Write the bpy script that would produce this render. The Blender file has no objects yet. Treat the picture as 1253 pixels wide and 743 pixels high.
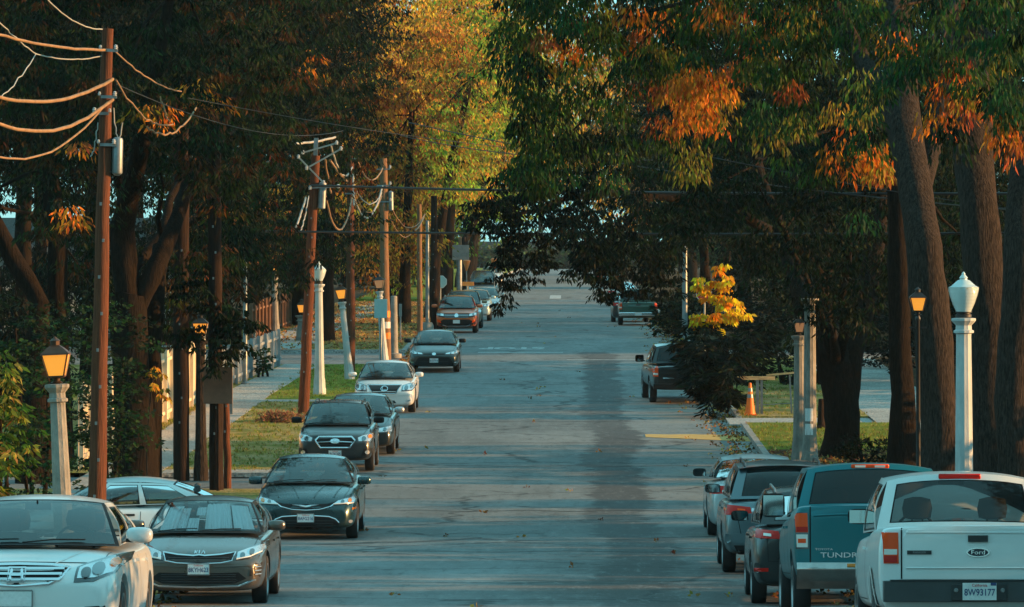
import bpy, bmesh, math, random
import numpy as np
from mathutils import Vector, Matrix
from mathutils.bvhtree import BVHTree
from mathutils.geometry import delaunay_2d_cdt
from mathutils import noise as mnoise
R = math.radians
SC = bpy.context.scene
COL = SC.collection
# ------------------------------------------------------------------ camera, sky, sun, exposure
FPX, VX, HY, CZ = 6500.0, 700.0, 330.0, 5.0      # focal length and street vanishing point, in photo pixels
cam = bpy.data.cameras.new('camera'); cam.sensor_width = 36; cam.lens = FPX/1253*36
cam.shift_x = -(VX-626.5)/1253; cam.shift_y = -(371.5-HY)/1253
cam.clip_start = 1; cam.clip_end = 6000
camo = bpy.data.objects.new('camera', cam); COL.objects.link(camo)
camo.location = (0, 0, CZ); camo.rotation_euler = (R(90), 0, 0); SC.camera = camo
cam.dof.use_dof = False
SUN_EL, SUN_AZ = 9.5, 92.0                      # azimuth clockwise from +Y (the way the camera looks)
w = bpy.data.worlds.new("World"); SC.world = w; w.use_nodes = True
nt = w.node_tree; bg = nt.nodes['Background']
sky = nt.nodes.new('ShaderNodeTexSky'); sky.sky_type = 'NISHITA'; sky.sun_disc = False
sky.sun_elevation = R(SUN_EL+4); sky.sun_rotation = R(SUN_AZ); sky.air_density = 1.0; sky.dust_density = 0.6; sky.ozone_density = 1.6
tint = nt.nodes.new('ShaderNodeMixRGB'); tint.blend_type = 'MULTIPLY'; tint.inputs[0].default_value = 1
tint.inputs[2].default_value = (0.54, 1.0, 1.03, 1)
nt.links.new(sky.outputs[0], tint.inputs[1]); teal_mix = nt.nodes.new('ShaderNodeMixRGB'); teal_mix.inputs[0].default_value = .80; teal_mix.inputs[2].default_value = (1.18, 3.08, 3.42, 1)   # flat teal mixed in to cool the sky light
nt.links.new(tint.outputs[0], teal_mix.inputs[1]); nt.links.new(teal_mix.outputs[0], bg.inputs[0]); bg.inputs[1].default_value = 0.15
sl = bpy.data.lights.new('sun', 'SUN'); sl.energy = 5.0; sl.angle = R(0.6); sl.color = (1.0, 0.50, 0.17)
so = bpy.data.objects.new('sun', sl); COL.objects.link(so)
sd = Vector((math.sin(R(SUN_AZ))*math.cos(R(SUN_EL)), math.cos(R(SUN_AZ))*math.cos(R(SUN_EL)), math.sin(R(SUN_EL))))
so.rotation_euler = sd.to_track_quat('Z', 'Y').to_euler(); so.location = (60, 20, 40)
SC.view_settings.view_transform = 'Standard'; SC.view_settings.look = 'None'
SC.view_settings.exposure = 1.0; SC.view_settings.gamma = 1.0
SC.cycles.max_bounces = 6; SC.cycles.transparent_max_bounces = 12; SC.cycles.diffuse_bounces = 3
SC.cycles.glossy_bounces = 3; SC.cycles.transmission_bounces = 4; SC.cycles.volume_bounces = 0
SC.cycles.use_denoising = True
SC.cycles.sample_clamp_indirect = 6

# ------------------------------------------------------------------ helpers
KN = [(-80,6.6),(0,3.4),(25,2.5),(48,1.50),(62,0.86),(73,0.36),(80,.26),(86,0.20),(97,0.10),(110,0.16),(123,0.30),(140,0.55),(155,0.80),(184,1.42),
      (205,1.85),(230,2.24),(260,2.45),(300,2.68),(340,2.95),(400,3.6),(500,4.35),(650,5.0),(760,5.05),(1000,4.0),(1500,2.0),(3000,0)]
KY = np.array([k[0] for k in KN], float); KZ = np.array([k[1] for k in KN], float)
KM = np.gradient(KZ, KY)
def gz(y):
    y = min(max(y, KY[0]), KY[-1]-.01)
    i = int(np.searchsorted(KY, y, 'right')-1); i = min(i, len(KY)-2)
    h = KY[i+1]-KY[i]; t = (y-KY[i])/h
    return float((2*t**3-3*t*t+1)*KZ[i]+(t**3-2*t*t+t)*h*KM[i]+(-2*t**3+3*t*t)*KZ[i+1]+(t**3-t*t)*h*KM[i+1])
def slope(y): return (gz(y+1.5)-gz(y-1.5))/3
def P(px, py, d): return Vector(((px-VX)*d/FPX, d, CZ-(py-HY)*d/FPX))
def X(px, d): return (px-VX)*d/FPX
CURB_L, CURB_R = -6.35, 4.65
KERB = 0.13
def gl(x, y):            # ground height beside the road
    return gz(y) + (KERB if (x < CURB_L or x > CURB_R) else 0)

def tag(o, label=None, cat=None, group=None, kind=None):
    if label: o['label'] = label
    if cat: o['category'] = cat
    if group: o['group'] = group
    if kind: o['kind'] = kind
    return o
def empty(name, loc, rot=(0,0,0), **k):
    o = bpy.data.objects.new(name, None); COL.objects.link(o); o.location = loc; o.rotation_euler = rot
    o.empty_display_size = .2
    return tag(o, **k)
class MB:
    def __init__(s): s.v = []; s.f = []; s.m = []
    def add(s, vs, fs, mi=0):
        b = len(s.v); s.v += [tuple(v) for v in vs]; s.f += [tuple(b+i for i in f) for f in fs]; s.m += [mi]*len(fs); return s
    def box(s, c, d, mi=0, rz=0, taper=1.0, M=None):
        x, y, z = d[0]/2, d[1]/2, d[2]/2
        vs = []
        for k, t in ((-1, 1), (1, taper)):
            for a, b in ((-1,-1),(1,-1),(1,1),(-1,1)): vs.append(Vector((a*x*t, b*y*t, k*z)))
        m = Matrix.Translation(c) @ Matrix.Rotation(rz, 4, 'Z')
        if M: m = Matrix.Translation(c) @ M
        vs = [m @ v for v in vs]
        return s.add(vs, [(3,2,1,0),(4,5,6,7),(0,1,5,4),(1,2,6,5),(2,3,7,6),(3,0,4,7)], mi)
    def bar(s, a, b, w_, h_=None, mi=0):
        a = Vector(a); b = Vector(b); h_ = h_ or w_
        d = b-a; q = d.to_track_quat('Z', 'Y').to_matrix().to_4x4()
        return s.box((a+b)/2, (w_, h_, d.length), mi, M=q)
    def tube(s, pts, rad, n=8, mi=0, cap=True):
        pts = [Vector(p) for p in pts]; k = len(pts)
        if not hasattr(rad, '__len__'): rad = [rad]*k
        rings = []; prev = None
        for i, p in enumerate(pts):
            t = (pts[min(i+1,k-1)]-pts[max(i-1,0)]).normalized()
            if prev is None:
                a = t.orthogonal().normalized()
            else:
                a = (prev - t*prev.dot(t)).normalized()
            prev = a; b = t.cross(a)
            rings.append([p+(a*math.cos(q)+b*math.sin(q))*rad[i] for q in [2*math.pi*j/n for j in range(n)]])
        vs = [v for r in rings for v in r]; fs = []
        for i in range(k-1):
            for j in range(n): fs.append((i*n+j, i*n+(j+1)%n, (i+1)*n+(j+1)%n, (i+1)*n+j))
        if cap: fs.append(tuple(range(n-1,-1,-1))); fs.append(tuple(range((k-1)*n, k*n)))
        return s.add(vs, fs, mi)
    def lathe(s, prof, n=16, c=(0,0,0), mi=0, M=None, rot0=0):
        c = Vector(c); vs = []; fs = []
        for r, h in prof:
            for j in range(n):
                a = 2*math.pi*j/n+rot0; v = Vector((r*math.cos(a), r*math.sin(a), h))
                vs.append((M @ v if M else v)+c)
        for i in range(len(prof)-1):
            for j in range(n): fs.append((i*n+j, i*n+(j+1)%n, (i+1)*n+(j+1)%n, (i+1)*n+j))
        fs.append(tuple(range(n-1,-1,-1))); fs.append(tuple(range((len(prof)-1)*n, len(prof)*n)))
        return s.add(vs, fs, mi)
    def grid(s, fn, nu, nv, mi=0, mfn=None):
        b = len(s.v)
        for i in range(nu+1):
            for j in range(nv+1): s.v.append(tuple(fn(i/nu, j/nv)))
        for i in range(nu):
            for j in range(nv):
                q = b+i*(nv+1)+j; s.f.append((q, q+1, q+nv+2, q+nv+1)); s.m.append(mfn(i, j) if mfn else mi)
        return s
    def mesh(s, name, mats, smooth=None):
        me = bpy.data.meshes.new(name); me.from_pydata(s.v, [], s.f)
        for m in (mats if isinstance(mats, (list, tuple)) else [mats]): me.materials.append(m)
        me.polygons.foreach_set('material_index', s.m)
        if smooth is not None:
            me.polygons.foreach_set('use_smooth', [True]*len(me.polygons)); me.update(); me.set_sharp_from_angle(angle=R(smooth))
        me.update(); return me
    def build(s, name, mats, parent=None, smooth=None, loc=None):
        o = bpy.data.objects.new(name, s.mesh(name, mats, smooth)); COL.objects.link(o)
        if parent: o.parent = parent
        if loc is not None: o.location = loc
        return o
def link(name, me, parent=None, loc=None, rot=None):
    o = bpy.data.objects.new(name, me); COL.objects.link(o)
    if parent: o.parent = parent
    if loc is not None: o.location = loc
    if rot is not None: o.rotation_euler = rot
    return o
def soften(o, width=.01, seg=2, sub=0):
    if sub:
        m = o.modifiers.new('s', 'SUBSURF'); m.levels = m.render_levels = sub
    else:
        m = o.modifiers.new('b', 'BEVEL'); m.width = width; m.segments = seg; m.limit_method = 'ANGLE'
    return o
def bake(o):
    dg = bpy.context.evaluated_depsgraph_get(); dg.update()
    me = bpy.data.meshes.new_from_object(o.evaluated_get(dg)); return me
_txt = {}
def text_mb(s, h, mb, place, depth=.004, mi=0, sx=1.0, bold=.0):
    """adds extruded lettering; place(u, v, n) -> point, u across, v up"""
    key = (s, bold)
    if key not in _txt:
        cu = bpy.data.curves.new('t', 'FONT'); cu.body = s; cu.align_x = 'CENTER'; cu.align_y = 'CENTER'; cu.size = 1; cu.offset = bold
        cu.resolution_u = 3
        o = bpy.data.objects.new('t', cu); COL.objects.link(o); me = bake(o)
        _txt[key] = ([tuple(v.co) for v in me.vertices], [tuple(p.vertices) for p in me.polygons])
        bpy.data.objects.remove(o); bpy.data.meshes.remove(me); bpy.data.curves.remove(cu)
    vs, fs = _txt[key]
    mb.add([place(v[0]*h*sx, v[1]*h, depth) for v in vs], fs, mi)

# ------------------------------------------------------------------ materials
def nodes(m):
    m.use_nodes = True; n = m.node_tree; return n, n.nodes, n.links, n.nodes['Principled BSDF']
def rgb(c): return (c[0], c[1], c[2], 1)
def mat(name, c, rough=.6, metal=0, coat=0, var=0, vscale=3, bump=0, bscale=30, emit=None, es=1, spec=.5, c2=None, stretch=(1,1,1), obj=True):
    m = bpy.data.materials.new(name); n, N, L, b = nodes(m)
    b.inputs['Base Color'].default_value = rgb(c); b.inputs['Roughness'].default_value = rough; b.inputs['Metallic'].default_value = metal
    b.inputs['Specular IOR Level'].default_value = spec
    if coat: b.inputs['Coat Weight'].default_value = coat; b.inputs['Coat Roughness'].default_value = .06
    if emit: b.inputs['Emission Color'].default_value = rgb(emit); b.inputs['Emission Strength'].default_value = es
    if var or bump:
        tc = N.new('ShaderNodeTexCoord'); mp = N.new('ShaderNodeMapping'); mp.inputs['Scale'].default_value = stretch
        L.new(tc.outputs['Object'], mp.inputs[0])
    if var:
        nz = N.new('ShaderNodeTexNoise'); nz.inputs['Scale'].default_value = vscale; nz.inputs['Detail'].default_value = 6; nz.inputs['Roughness'].default_value = .65
        L.new(mp.outputs[0], nz.inputs[0])
        cr = N.new('ShaderNodeValToRGB'); cr.color_ramp.elements[0].position = .3; cr.color_ramp.elements[1].position = .7
        lo = c2 if c2 else tuple(x*(1-var) for x in c)
        cr.color_ramp.elements[0].color = rgb(lo); cr.color_ramp.elements[1].color = rgb(c if c2 else tuple(min(1, x*(1+var*.5)) for x in c))
        L.new(nz.outputs[0], cr.inputs[0]); L.new(cr.outputs[0], b.inputs['Base Color'])
    if bump:
        nb = N.new('ShaderNodeTexNoise'); nb.inputs['Scale'].default_value = bscale; nb.inputs['Detail'].default_value = 5
        L.new(mp.outputs[0], nb.inputs[0]); bp = N.new('ShaderNodeBump'); bp.inputs['Strength'].default_value = bump; bp.inputs['Distance'].default_value = .03
        L.new(nb.outputs[0], bp.inputs['Height']); L.new(bp.outputs[0], b.inputs['Normal'])
    return m
def paint(name, c, metal=.35, rough=.32, dust=.12, coat=.8):
    m = bpy.data.materials.new(name); n, N, L, b = nodes(m)
    tc = N.new('ShaderNodeTexCoord'); nz = N.new('ShaderNodeTexNoise'); nz.inputs['Scale'].default_value = 2.3; nz.inputs['Detail'].default_value = 8; nz.inputs['Roughness'].default_value = .7
    L.new(tc.outputs['Object'], nz.inputs[0])
    cr = N.new('ShaderNodeValToRGB'); cr.color_ramp.elements[0].position = .35; cr.color_ramp.elements[1].position = .75
    cr.color_ramp.elements[0].color = rgb(c); cr.color_ramp.elements[1].color = rgb(tuple(x*(1-dust)+.30*dust*k for x, k in zip(c, (1,.93,.82))))
    L.new(nz.outputs[0], cr.inputs[0]); L.new(cr.outputs[0], b.inputs['Base Color'])
    b.inputs['Metallic'].default_value = metal
    mr = N.new('ShaderNodeMapRange'); mr.inputs[3].default_value = rough-.05; mr.inputs[4].default_value = rough+.16
    L.new(nz.outputs[0], mr.inputs[0]); L.new(mr.outputs[0], b.inputs['Roughness'])
    b.inputs['Coat Weight'].default_value = coat; b.inputs['Coat Roughness'].default_value = .09
    return m
def glassmat(name, tintc, trans=.6, rough=.03, ior=1.6):
    m = bpy.data.materials.new(name); n, N, L, b = nodes(m); N.remove(b); out = N['Material Output']
    tr = N.new('ShaderNodeBsdfTransparent'); tr.inputs[0].default_value = rgb(tintc)
    df = N.new('ShaderNodeBsdfDiffuse'); df.inputs[0].default_value = (.012,.016,.017,1)
    gls = N.new('ShaderNodeBsdfGlossy'); gls.inputs['Roughness'].default_value = rough; gls.inputs[0].default_value = (.9,.95,.95,1)
    fr = N.new('ShaderNodeFresnel'); fr.inputs[0].default_value = ior
    m1 = N.new('ShaderNodeMixShader'); m1.inputs[0].default_value = trans; L.new(df.outputs[0], m1.inputs[1]); L.new(tr.outputs[0], m1.inputs[2])
    m2 = N.new('ShaderNodeMixShader'); L.new(fr.outputs[0], m2.inputs[0]); L.new(m1.outputs[0], m2.inputs[1]); L.new(gls.outputs[0], m2.inputs[2])
    L.new(m2.outputs[0], out.inputs[0]); return m
M = {}
M['glass'] = glassmat('car glass', (.55,.62,.6), .62, ior=2.0)
M['dark_glass'] = glassmat('tinted glass', (.25,.28,.28), .3, ior=1.42)
M['light_glass'] = glassmat('lightly tinted glass', (.62,.66,.65), .78, ior=1.5)
M['clear'] = glassmat('clear lens', (.92,.94,.94), .9)
M['black'] = mat('black plastic', (.007,.008,.009), .6, var=.3, spec=.3)
M['trim'] = mat('satin black trim', (.02,.022,.024), .4)
M['rubber'] = mat('tyre rubber', (.02,.02,.021), .85, var=.3, vscale=9)
M['chrome'] = mat('chrome', (.72,.74,.76), .16, 1)
M['alloy'] = mat('alloy rim', (.42,.43,.44), .35, .9, var=.2)
M['dark_alloy'] = mat('dark alloy rim', (.08,.085,.09), .35, .8)
M['steelrim'] = mat('grey steel rim', (.25,.25,.25), .5, .6)
M['interior'] = mat('cabin cloth', (.035,.036,.038), .9, var=.3)
M['seat_grey'] = mat('grey cabin cloth', (.10,.105,.11), .9, var=.3)
M['foil'] = mat('silver sunshade foil', (.80,.86,.88), .5, .0, bump=.5, bscale=14)
M['lens'] = mat('headlamp reflector', (.75,.78,.80), .18, .8, bump=.25, bscale=26)
M['lensdark'] = mat('headlamp housing', (.06,.065,.07), .25, .3, coat=1)
M['red'] = mat('red lamp plastic', (.55,.012,.006), .2, spec=.25)
M['redor'] = mat('red orange lamp plastic', (.95,.075,.006), .2, spec=.25)
M['white_lamp'] = mat('white lamp plastic', (.72,.68,.62), .25, coat=1, bump=.2, bscale=60)
M['amber'] = mat('amber lamp plastic', (.85,.24,.02), .25, coat=1)
M['plate'] = mat('plate white', (.72,.75,.74), .45, var=.15, vscale=40)
M['platetxt'] = mat('plate blue ink', (.02,.05,.16), .5)
M['platered'] = mat('plate red ink', (.5,.03,.03), .5)
M['mirror'] = mat('mirror glass', (.26,.29,.30), .03, 1)
def wood(name, c, c2):
    return mat(name, c, .85, var=1, c2=c2, vscale=6, stretch=(6,6,.35), bump=.7, bscale=12, spec=.15)
M['pole_red'] = wood('creosoted pole wood red brown', (.17,.062,.032), (.055,.022,.014))
M['pole_tan'] = wood('weathered pole wood tan', (.30,.17,.09), (.12,.062,.035))
M['pole_dark'] = wood('dark pole wood', (.036,.020,.014), (.011,.007,.006))
M['bark'] = mat('grey brown bark', (.058,.044,.036), .95, var=1, c2=(.008,.007,.006), vscale=8, stretch=(3.5,3.5,.8), bump=1, bscale=9, spec=.08)
M['bark2'] = mat('dark bark', (.026,.019,.015), .95, var=1, c2=(.006,.005,.004), vscale=6, stretch=(4,4,.8), bump=1, bscale=8, spec=.05)
M['concrete_post'] = mat('aged cast concrete', (.27,.26,.23), .85, var=.5, vscale=5, bump=.3, bscale=40, stretch=(1,1,.5))
M['white_post'] = mat('painted white cast post', (.44,.47,.46), .6, var=.3, vscale=4, bump=.12, stretch=(1,1,.4))
M['steel'] = mat('galvanised steel', (.24,.27,.28), .45, .6, var=.35, vscale=5)
M['iron'] = mat('black painted iron', (.014,.013,.013), .5, var=.3)
M['bronze'] = mat('brown lantern metal', (.075,.035,.018), .5, .3, var=.4)
def lamp_amber():
    m = bpy.data.materials.new('amber lantern glass'); n, N, L, b = nodes(m)
    b.inputs['Base Color'].default_value = (.8,.34,.05,1); b.inputs['Roughness'].default_value = .3
    b.inputs['Emission Color'].default_value = (1,.33,.035,1); b.inputs['Emission Strength'].default_value = .42
    return m
M['amber_glass'] = lamp_amber()
M['amber_dim'] = mat('dim amber lantern glass', (.5,.24,.11), .35, emit=(1,.40,.16), es=.12)
def acorn_mat():
    m = bpy.data.materials.new('prismatic acorn glass'); n, N, L, b = nodes(m)
    b.inputs['Base Color'].default_value = (.72,.84,.82,1); b.inputs['Roughness'].default_value = .12
    b.inputs['Transmission Weight'].default_value = .3; b.inputs['Coat Weight'].default_value = .6
    tc = N.new('ShaderNodeTexCoord'); wv = N.new('ShaderNodeTexWave'); wv.inputs['Scale'].default_value = 14; wv.bands_direction = 'Z'
    L.new(tc.outputs['Object'], wv.inputs[0]); bp = N.new('ShaderNodeBump'); bp.inputs['Strength'].default_value = .3; bp.inputs['Distance'].default_value = .02
    L.new(wv.outputs[1], bp.inputs['Height']); L.new(bp.outputs[0], b.inputs['Normal']); return m
M['acorn'] = acorn_mat()
M['cable'] = mat('black cable', (.008,.008,.009), .6)
M['rope'] = mat('tan insulated cable', (.26,.155,.075), .75, var=.4, vscale=8)
M['wirewhite'] = mat('pale insulated wire', (.34,.34,.31), .6, var=.3)
M['insul'] = mat('grey insulator', (.45,.47,.48), .35)

def leafmat(name, rough=.5, trans=.42):
    m = bpy.data.materials.new(name); n, N, L, b = nodes(m); out = N['Material Output']
    at = N.new('ShaderNodeAttribute'); at.attribute_name = 'leaf'
    b.inputs['Roughness'].default_value = rough; b.inputs['Specular IOR Level'].default_value = .06; L.new(at.outputs['Color'], b.inputs['Base Color'])
    t = N.new('ShaderNodeBsdfTranslucent'); L.new(at.outputs['Color'], t.inputs[0])
    mx = N.new('ShaderNodeMixShader'); mx.inputs[0].default_value = trans
    L.new(b.outputs[0], mx.inputs[1]); L.new(t.outputs[0], mx.inputs[2]); L.new(mx.outputs[0], out.inputs[0]); return m
M['leaf'] = leafmat('leaf')
# ------------------------------------------------------------------ the setting
def asphalt():
    m = bpy.data.materials.new('worn asphalt'); n, N, L, b = nodes(m)
    geo = N.new('ShaderNodeNewGeometry'); sep = N.new('ShaderNodeSeparateXYZ'); L.new(geo.outputs['Position'], sep.inputs[0])
    def noise(scale, st=(1,1,1), det=6, ro=.6):
        mp = N.new('ShaderNodeMapping'); mp.inputs['Scale'].default_value = st; L.new(geo.outputs['Position'], mp.inputs[0])
        z = N.new('ShaderNodeTexNoise'); z.inputs['Scale'].default_value = scale; z.inputs['Detail'].default_value = det; z.inputs['Roughness'].default_value = ro
        L.new(mp.outputs[0], z.inputs[0]); return z.outputs[0]
    def math_(op, a, c=None, v=None, v2=None):
        q = N.new('ShaderNodeMath'); q.operation = op
        for i, s in enumerate((a, c)):
            if s is None: continue
            if isinstance(s, (int, float)): q.inputs[i].default_value = s
            else: L.new(s, q.inputs[i])
        return q.outputs[0]
    def smooth(x, a, c):
        q = N.new('ShaderNodeMapRange'); q.interpolation_type = 'SMOOTHSTEP'; q.inputs[1].default_value = a; q.inputs[2].default_value = c
        L.new(x, q.inputs[0]); return q.outputs[0]
    def mix(f, a, c, mode='MIX'):
        q = N.new('ShaderNodeMixRGB'); q.blend_type = mode
        if isinstance(f, (int, float)): q.inputs[0].default_value = f
        else: L.new(f, q.inputs[0])
        for i, s in ((1, a), (2, c)):
            if isinstance(s, tuple): q.inputs[i].default_value = rgb(s)
            else: L.new(s, q.inputs[i])
        return q.outputs[0]
    X_, Y_ = sep.outputs[0], sep.outputs[1]
    big = noise(.16, (1,.35,1), 8, .7); mid = noise(.9, (1,.22,1), 7, .7); fine = noise(14, (1,1,1), 4, .8); trav = noise(.55, (.13,1,1), 7, .75)
    col = mix(smooth(big, .35, .65), (.130,.139,.139), (.225,.237,.235))
    col = mix(math_('MULTIPLY', smooth(mid, .42, .68), .45), col, (.080,.083,.083))
    # tracks and spills along the lane, swept streaks across it
    lane = noise(1.3, (1,.012,1), 3, .6)
    col = mix(math_('MULTIPLY', smooth(lane, .45, .62), .4), col, (.185,.19,.185))
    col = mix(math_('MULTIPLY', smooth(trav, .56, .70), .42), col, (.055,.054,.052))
    col = mix(math_('MULTIPLY', smooth(noise(1.1, (.1,1,1), 5, .7), .60, .75), .5), col, (.22,.22,.20))
    # long trench patch, uneven edges
    wob = math_('MULTIPLY', math_('SUBTRACT', noise(.8, (.3,1,1), 9, .85), .5), 1.9)
    stepw = math_('MULTIPLY', math_('FLOOR', math_('MULTIPLY', noise(.06, (0,1,1), 1), 7)), .22)
    xe = math_('ADD', X_, math_('ADD', wob, stepw))
    patch = math_('MULTIPLY', smooth(xe, 1.05, 1.12), math_('SUBTRACT', 1, smooth(xe, 2.25, 2.35)))
    yfade = math_('MULTIPLY', smooth(Y_, 52, 60), math_('SUBTRACT', 1, smooth(Y_, 203, 205)))
    pat = math_('MULTIPLY', patch, yfade)
    col = mix(math_('MULTIPLY', pat, math_('ADD', .55, math_('MULTIPLY', smooth(big, .35, .6), .35))), col, mix(smooth(mid, .3, .7), (.040,.038,.041), (.070,.068,.069)))
    # patchy warm wash along the parking lane on the far side
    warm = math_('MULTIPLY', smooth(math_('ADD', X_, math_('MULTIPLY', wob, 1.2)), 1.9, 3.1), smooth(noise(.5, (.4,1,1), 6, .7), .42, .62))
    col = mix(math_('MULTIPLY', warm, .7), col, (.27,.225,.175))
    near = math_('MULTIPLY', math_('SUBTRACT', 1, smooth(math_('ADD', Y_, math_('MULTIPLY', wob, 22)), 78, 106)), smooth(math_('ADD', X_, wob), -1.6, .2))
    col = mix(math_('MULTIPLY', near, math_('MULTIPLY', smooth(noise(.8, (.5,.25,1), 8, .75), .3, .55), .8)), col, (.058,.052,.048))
    # oil stains where cars stand
    oil = math_('MULTIPLY', math_('ADD', smooth(X_, 2.1, 3.2), math_('SUBTRACT', 1, smooth(X_, -5.6, -4.6))), smooth(noise(.45, (1,.6,1), 4), .55, .68))
    col = mix(math_('MULTIPLY', oil, .55), col, (.035,.033,.032))
    # cracks
    vo = N.new('ShaderNodeTexVoronoi'); vo.feature = 'DISTANCE_TO_EDGE'; vo.inputs['Scale'].default_value = .30
    mp = N.new('ShaderNodeMapping'); mp.inputs['Scale'].default_value = (.45,.55,1)
    dn = N.new('ShaderNodeTexNoise'); dn.inputs['Scale'].default_value = .9; dn.inputs['Detail'].default_value = 6; L.new(geo.outputs['Position'], dn.inputs[0])
    ad = N.new('ShaderNodeVectorMath'); ad.operation = 'MULTIPLY_ADD'; ad.inputs[1].default_value = (1.4,1.4,0); L.new(dn.outputs['Color'], ad.inputs[0]); L.new(geo.outputs['Position'], ad.inputs[2])
    L.new(ad.outputs[0], mp.inputs[0]); L.new(mp.outputs[0], vo.inputs[0])
    ck = math_('SUBTRACT', 1, smooth(vo.outputs[0], .004, .016))
    col = mix(math_('MULTIPLY', ck, .75), col, (.022,.022,.023))
    col = mix(math_('MULTIPLY', math_('SUBTRACT', fine, .5), 0.9), col, (.30,.31,.31))
    grain = noise(5, (1,.16,1), 3, .8)
    col = mix(math_('MULTIPLY', smooth(grain, .52, .72), .42), col, (.045,.045,.045)); col = mix(math_('MULTIPLY', math_('SUBTRACT', 1, smooth(grain, .28, .47)), .30), col, (.30,.31,.30))
    L.new(col, b.inputs['Base Color']); b.inputs['Roughness'].default_value = .78; b.inputs['Specular IOR Level'].default_value = .35
    bp = N.new('ShaderNodeBump'); bp.inputs['Strength'].default_value = .5; bp.inputs['Distance'].default_value = .02; L.new(fine, bp.inputs['Height']); L.new(bp.outputs[0], b.inputs['Normal'])
    return m
M['asphalt'] = asphalt()
def lawnmat(name, stops, scale=.9, st=(1,.6,1)):
    m = bpy.data.materials.new(name); n, N, L, b = nodes(m)
    geo = N.new('ShaderNodeNewGeometry'); mp = N.new('ShaderNodeMapping'); mp.inputs['Scale'].default_value = st; L.new(geo.outputs['Position'], mp.inputs[0])
    a = N.new('ShaderNodeTexNoise'); a.inputs['Scale'].default_value = scale; a.inputs['Detail'].default_value = 9; a.inputs['Roughness'].default_value = .72; L.new(mp.outputs[0], a.inputs[0])
    cr = N.new('ShaderNodeValToRGB'); e = cr.color_ramp.elements
    e[0].position, e[0].color = stops[0][0], rgb(stops[0][1]); e[1].position, e[1].color = stops[-1][0], rgb(stops[-1][1])
    for p, c in stops[1:-1]:
        q = e.new(p); q.color = rgb(c)
    L.new(a.outputs[0], cr.inputs[0])
    f = N.new('ShaderNodeTexNoise'); f.inputs['Scale'].default_value = 16; f.inputs['Detail'].default_value = 3; L.new(geo.outputs['Position'], f.inputs[0])
    mx = N.new('ShaderNodeMixRGB'); mx.blend_type = 'MULTIPLY'; mx.inputs[0].default_value = .7
    c2 = N.new('ShaderNodeValToRGB'); c2.color_ramp.elements[0].position = .35; c2.color_ramp.elements[0].color = (.35,.35,.35,1); c2.color_ramp.elements[1].position = .65; c2.color_ramp.elements[1].color = (1.25,1.25,1.25,1)
    L.new(f.outputs[0], c2.inputs[0]); L.new(cr.outputs[0], mx.inputs[1]); L.new(c2.outputs[0], mx.inputs[2]); L.new(mx.outputs[0], b.inputs['Base Color'])
    b.inputs['Roughness'].default_value = .95; b.inputs['Specular IOR Level'].default_value = .1
    bp = N.new('ShaderNodeBump'); bp.inputs['Strength'].default_value = 1; bp.inputs['Distance'].default_value = .06; L.new(f.outputs[0], bp.inputs['Height']); L.new(bp.outputs[0], b.inputs['Normal'])
    return m
M['lawn_dry'] = lawnmat('patchy dry lawn', [(.25,(.08,.11,.02)),(.40,(.20,.20,.04)),(.50,(.36,.28,.09)),(.62,(.46,.34,.16)),(.75,(.28,.24,.07))])
M['lawn_green'] = lawnmat('green lawn', [(.3,(.11,.15,.016)),(.5,(.20,.23,.026)),(.7,(.33,.31,.05))], 1.4)
M['earth'] = lawnmat('leaf strewn earth', [(.3,(.035,.026,.016)),(.5,(.075,.052,.030)),(.7,(.13,.10,.045))], 1.2)
M['mulch'] = lawnmat('brown mulch', [(.3,(.05,.024,.012)),(.5,(.11,.05,.026)),(.7,(.20,.11,.06))], 3)
M['leafy_ground'] = lawnmat('golden leaf litter ground', [(.3,(.16,.09,.025)),(.5,(.30,.19,.06)),(.7,(.40,.28,.12))], 2)
M['concrete'] = lawnmat('pale concrete', [(.3,(.34,.33,.30)),(.5,(.44,.43,.40)),(.7,(.52,.50,.46))], .8)
M['kerb'] = lawnmat('kerb concrete', [(.3,(.26,.26,.25)),(.5,(.38,.38,.36)),(.7,(.46,.45,.42))], 1.2)
M['white_paint'] = mat('worn white road paint', (.58,.60,.60), .7, var=1, c2=(.20,.21,.21), vscale=5)
M['sunbeam_yellow'] = mat('painted sunbeam yellow', (.80,.44,.06), .7, var=1, c2=(.48,.28,.07), vscale=3.5, stretch=(.6,1.5,1))  # yellow of the sunbeam painted on the road
def sheet(name, x0, x1, y0, y1, off, m, step=3.0, label=None, edge=None, side=0.0, nx=1):
    mb = MB(); n = max(1, int(math.ceil((y1-y0)/step)))
    fx0 = x0 if callable(x0) else (lambda y: x0); fx1 = x1 if callable(x1) else (lambda y: x1)
    ys = [y0+(y1-y0)*i/n for i in range(n+1)]
    mb.grid(lambda u, v: (fx0(y0+(y1-y0)*u)*(1-v)+fx1(y0+(y1-y0)*u)*v, y0+(y1-y0)*u, gz(y0+(y1-y0)*u)+off), n, nx)
    if side:
        for f in (fx0, fx1):
            mb.grid(lambda u, v: (f(y0+(y1-y0)*u), y0+(y1-y0)*u, gz(y0+(y1-y0)*u)+off-side*v), n, 1)
        for yy in (y0, y1):
            mb.add([(fx0(yy), yy, gz(yy)+off), (fx1(yy), yy, gz(yy)+off), (fx1(yy), yy, gz(yy)+off-side), (fx0(yy), yy, gz(yy)+off-side)], [(0,1,2,3)])
    o = mb.build(name, m, smooth=30); return tag(o, kind='structure')
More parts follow.
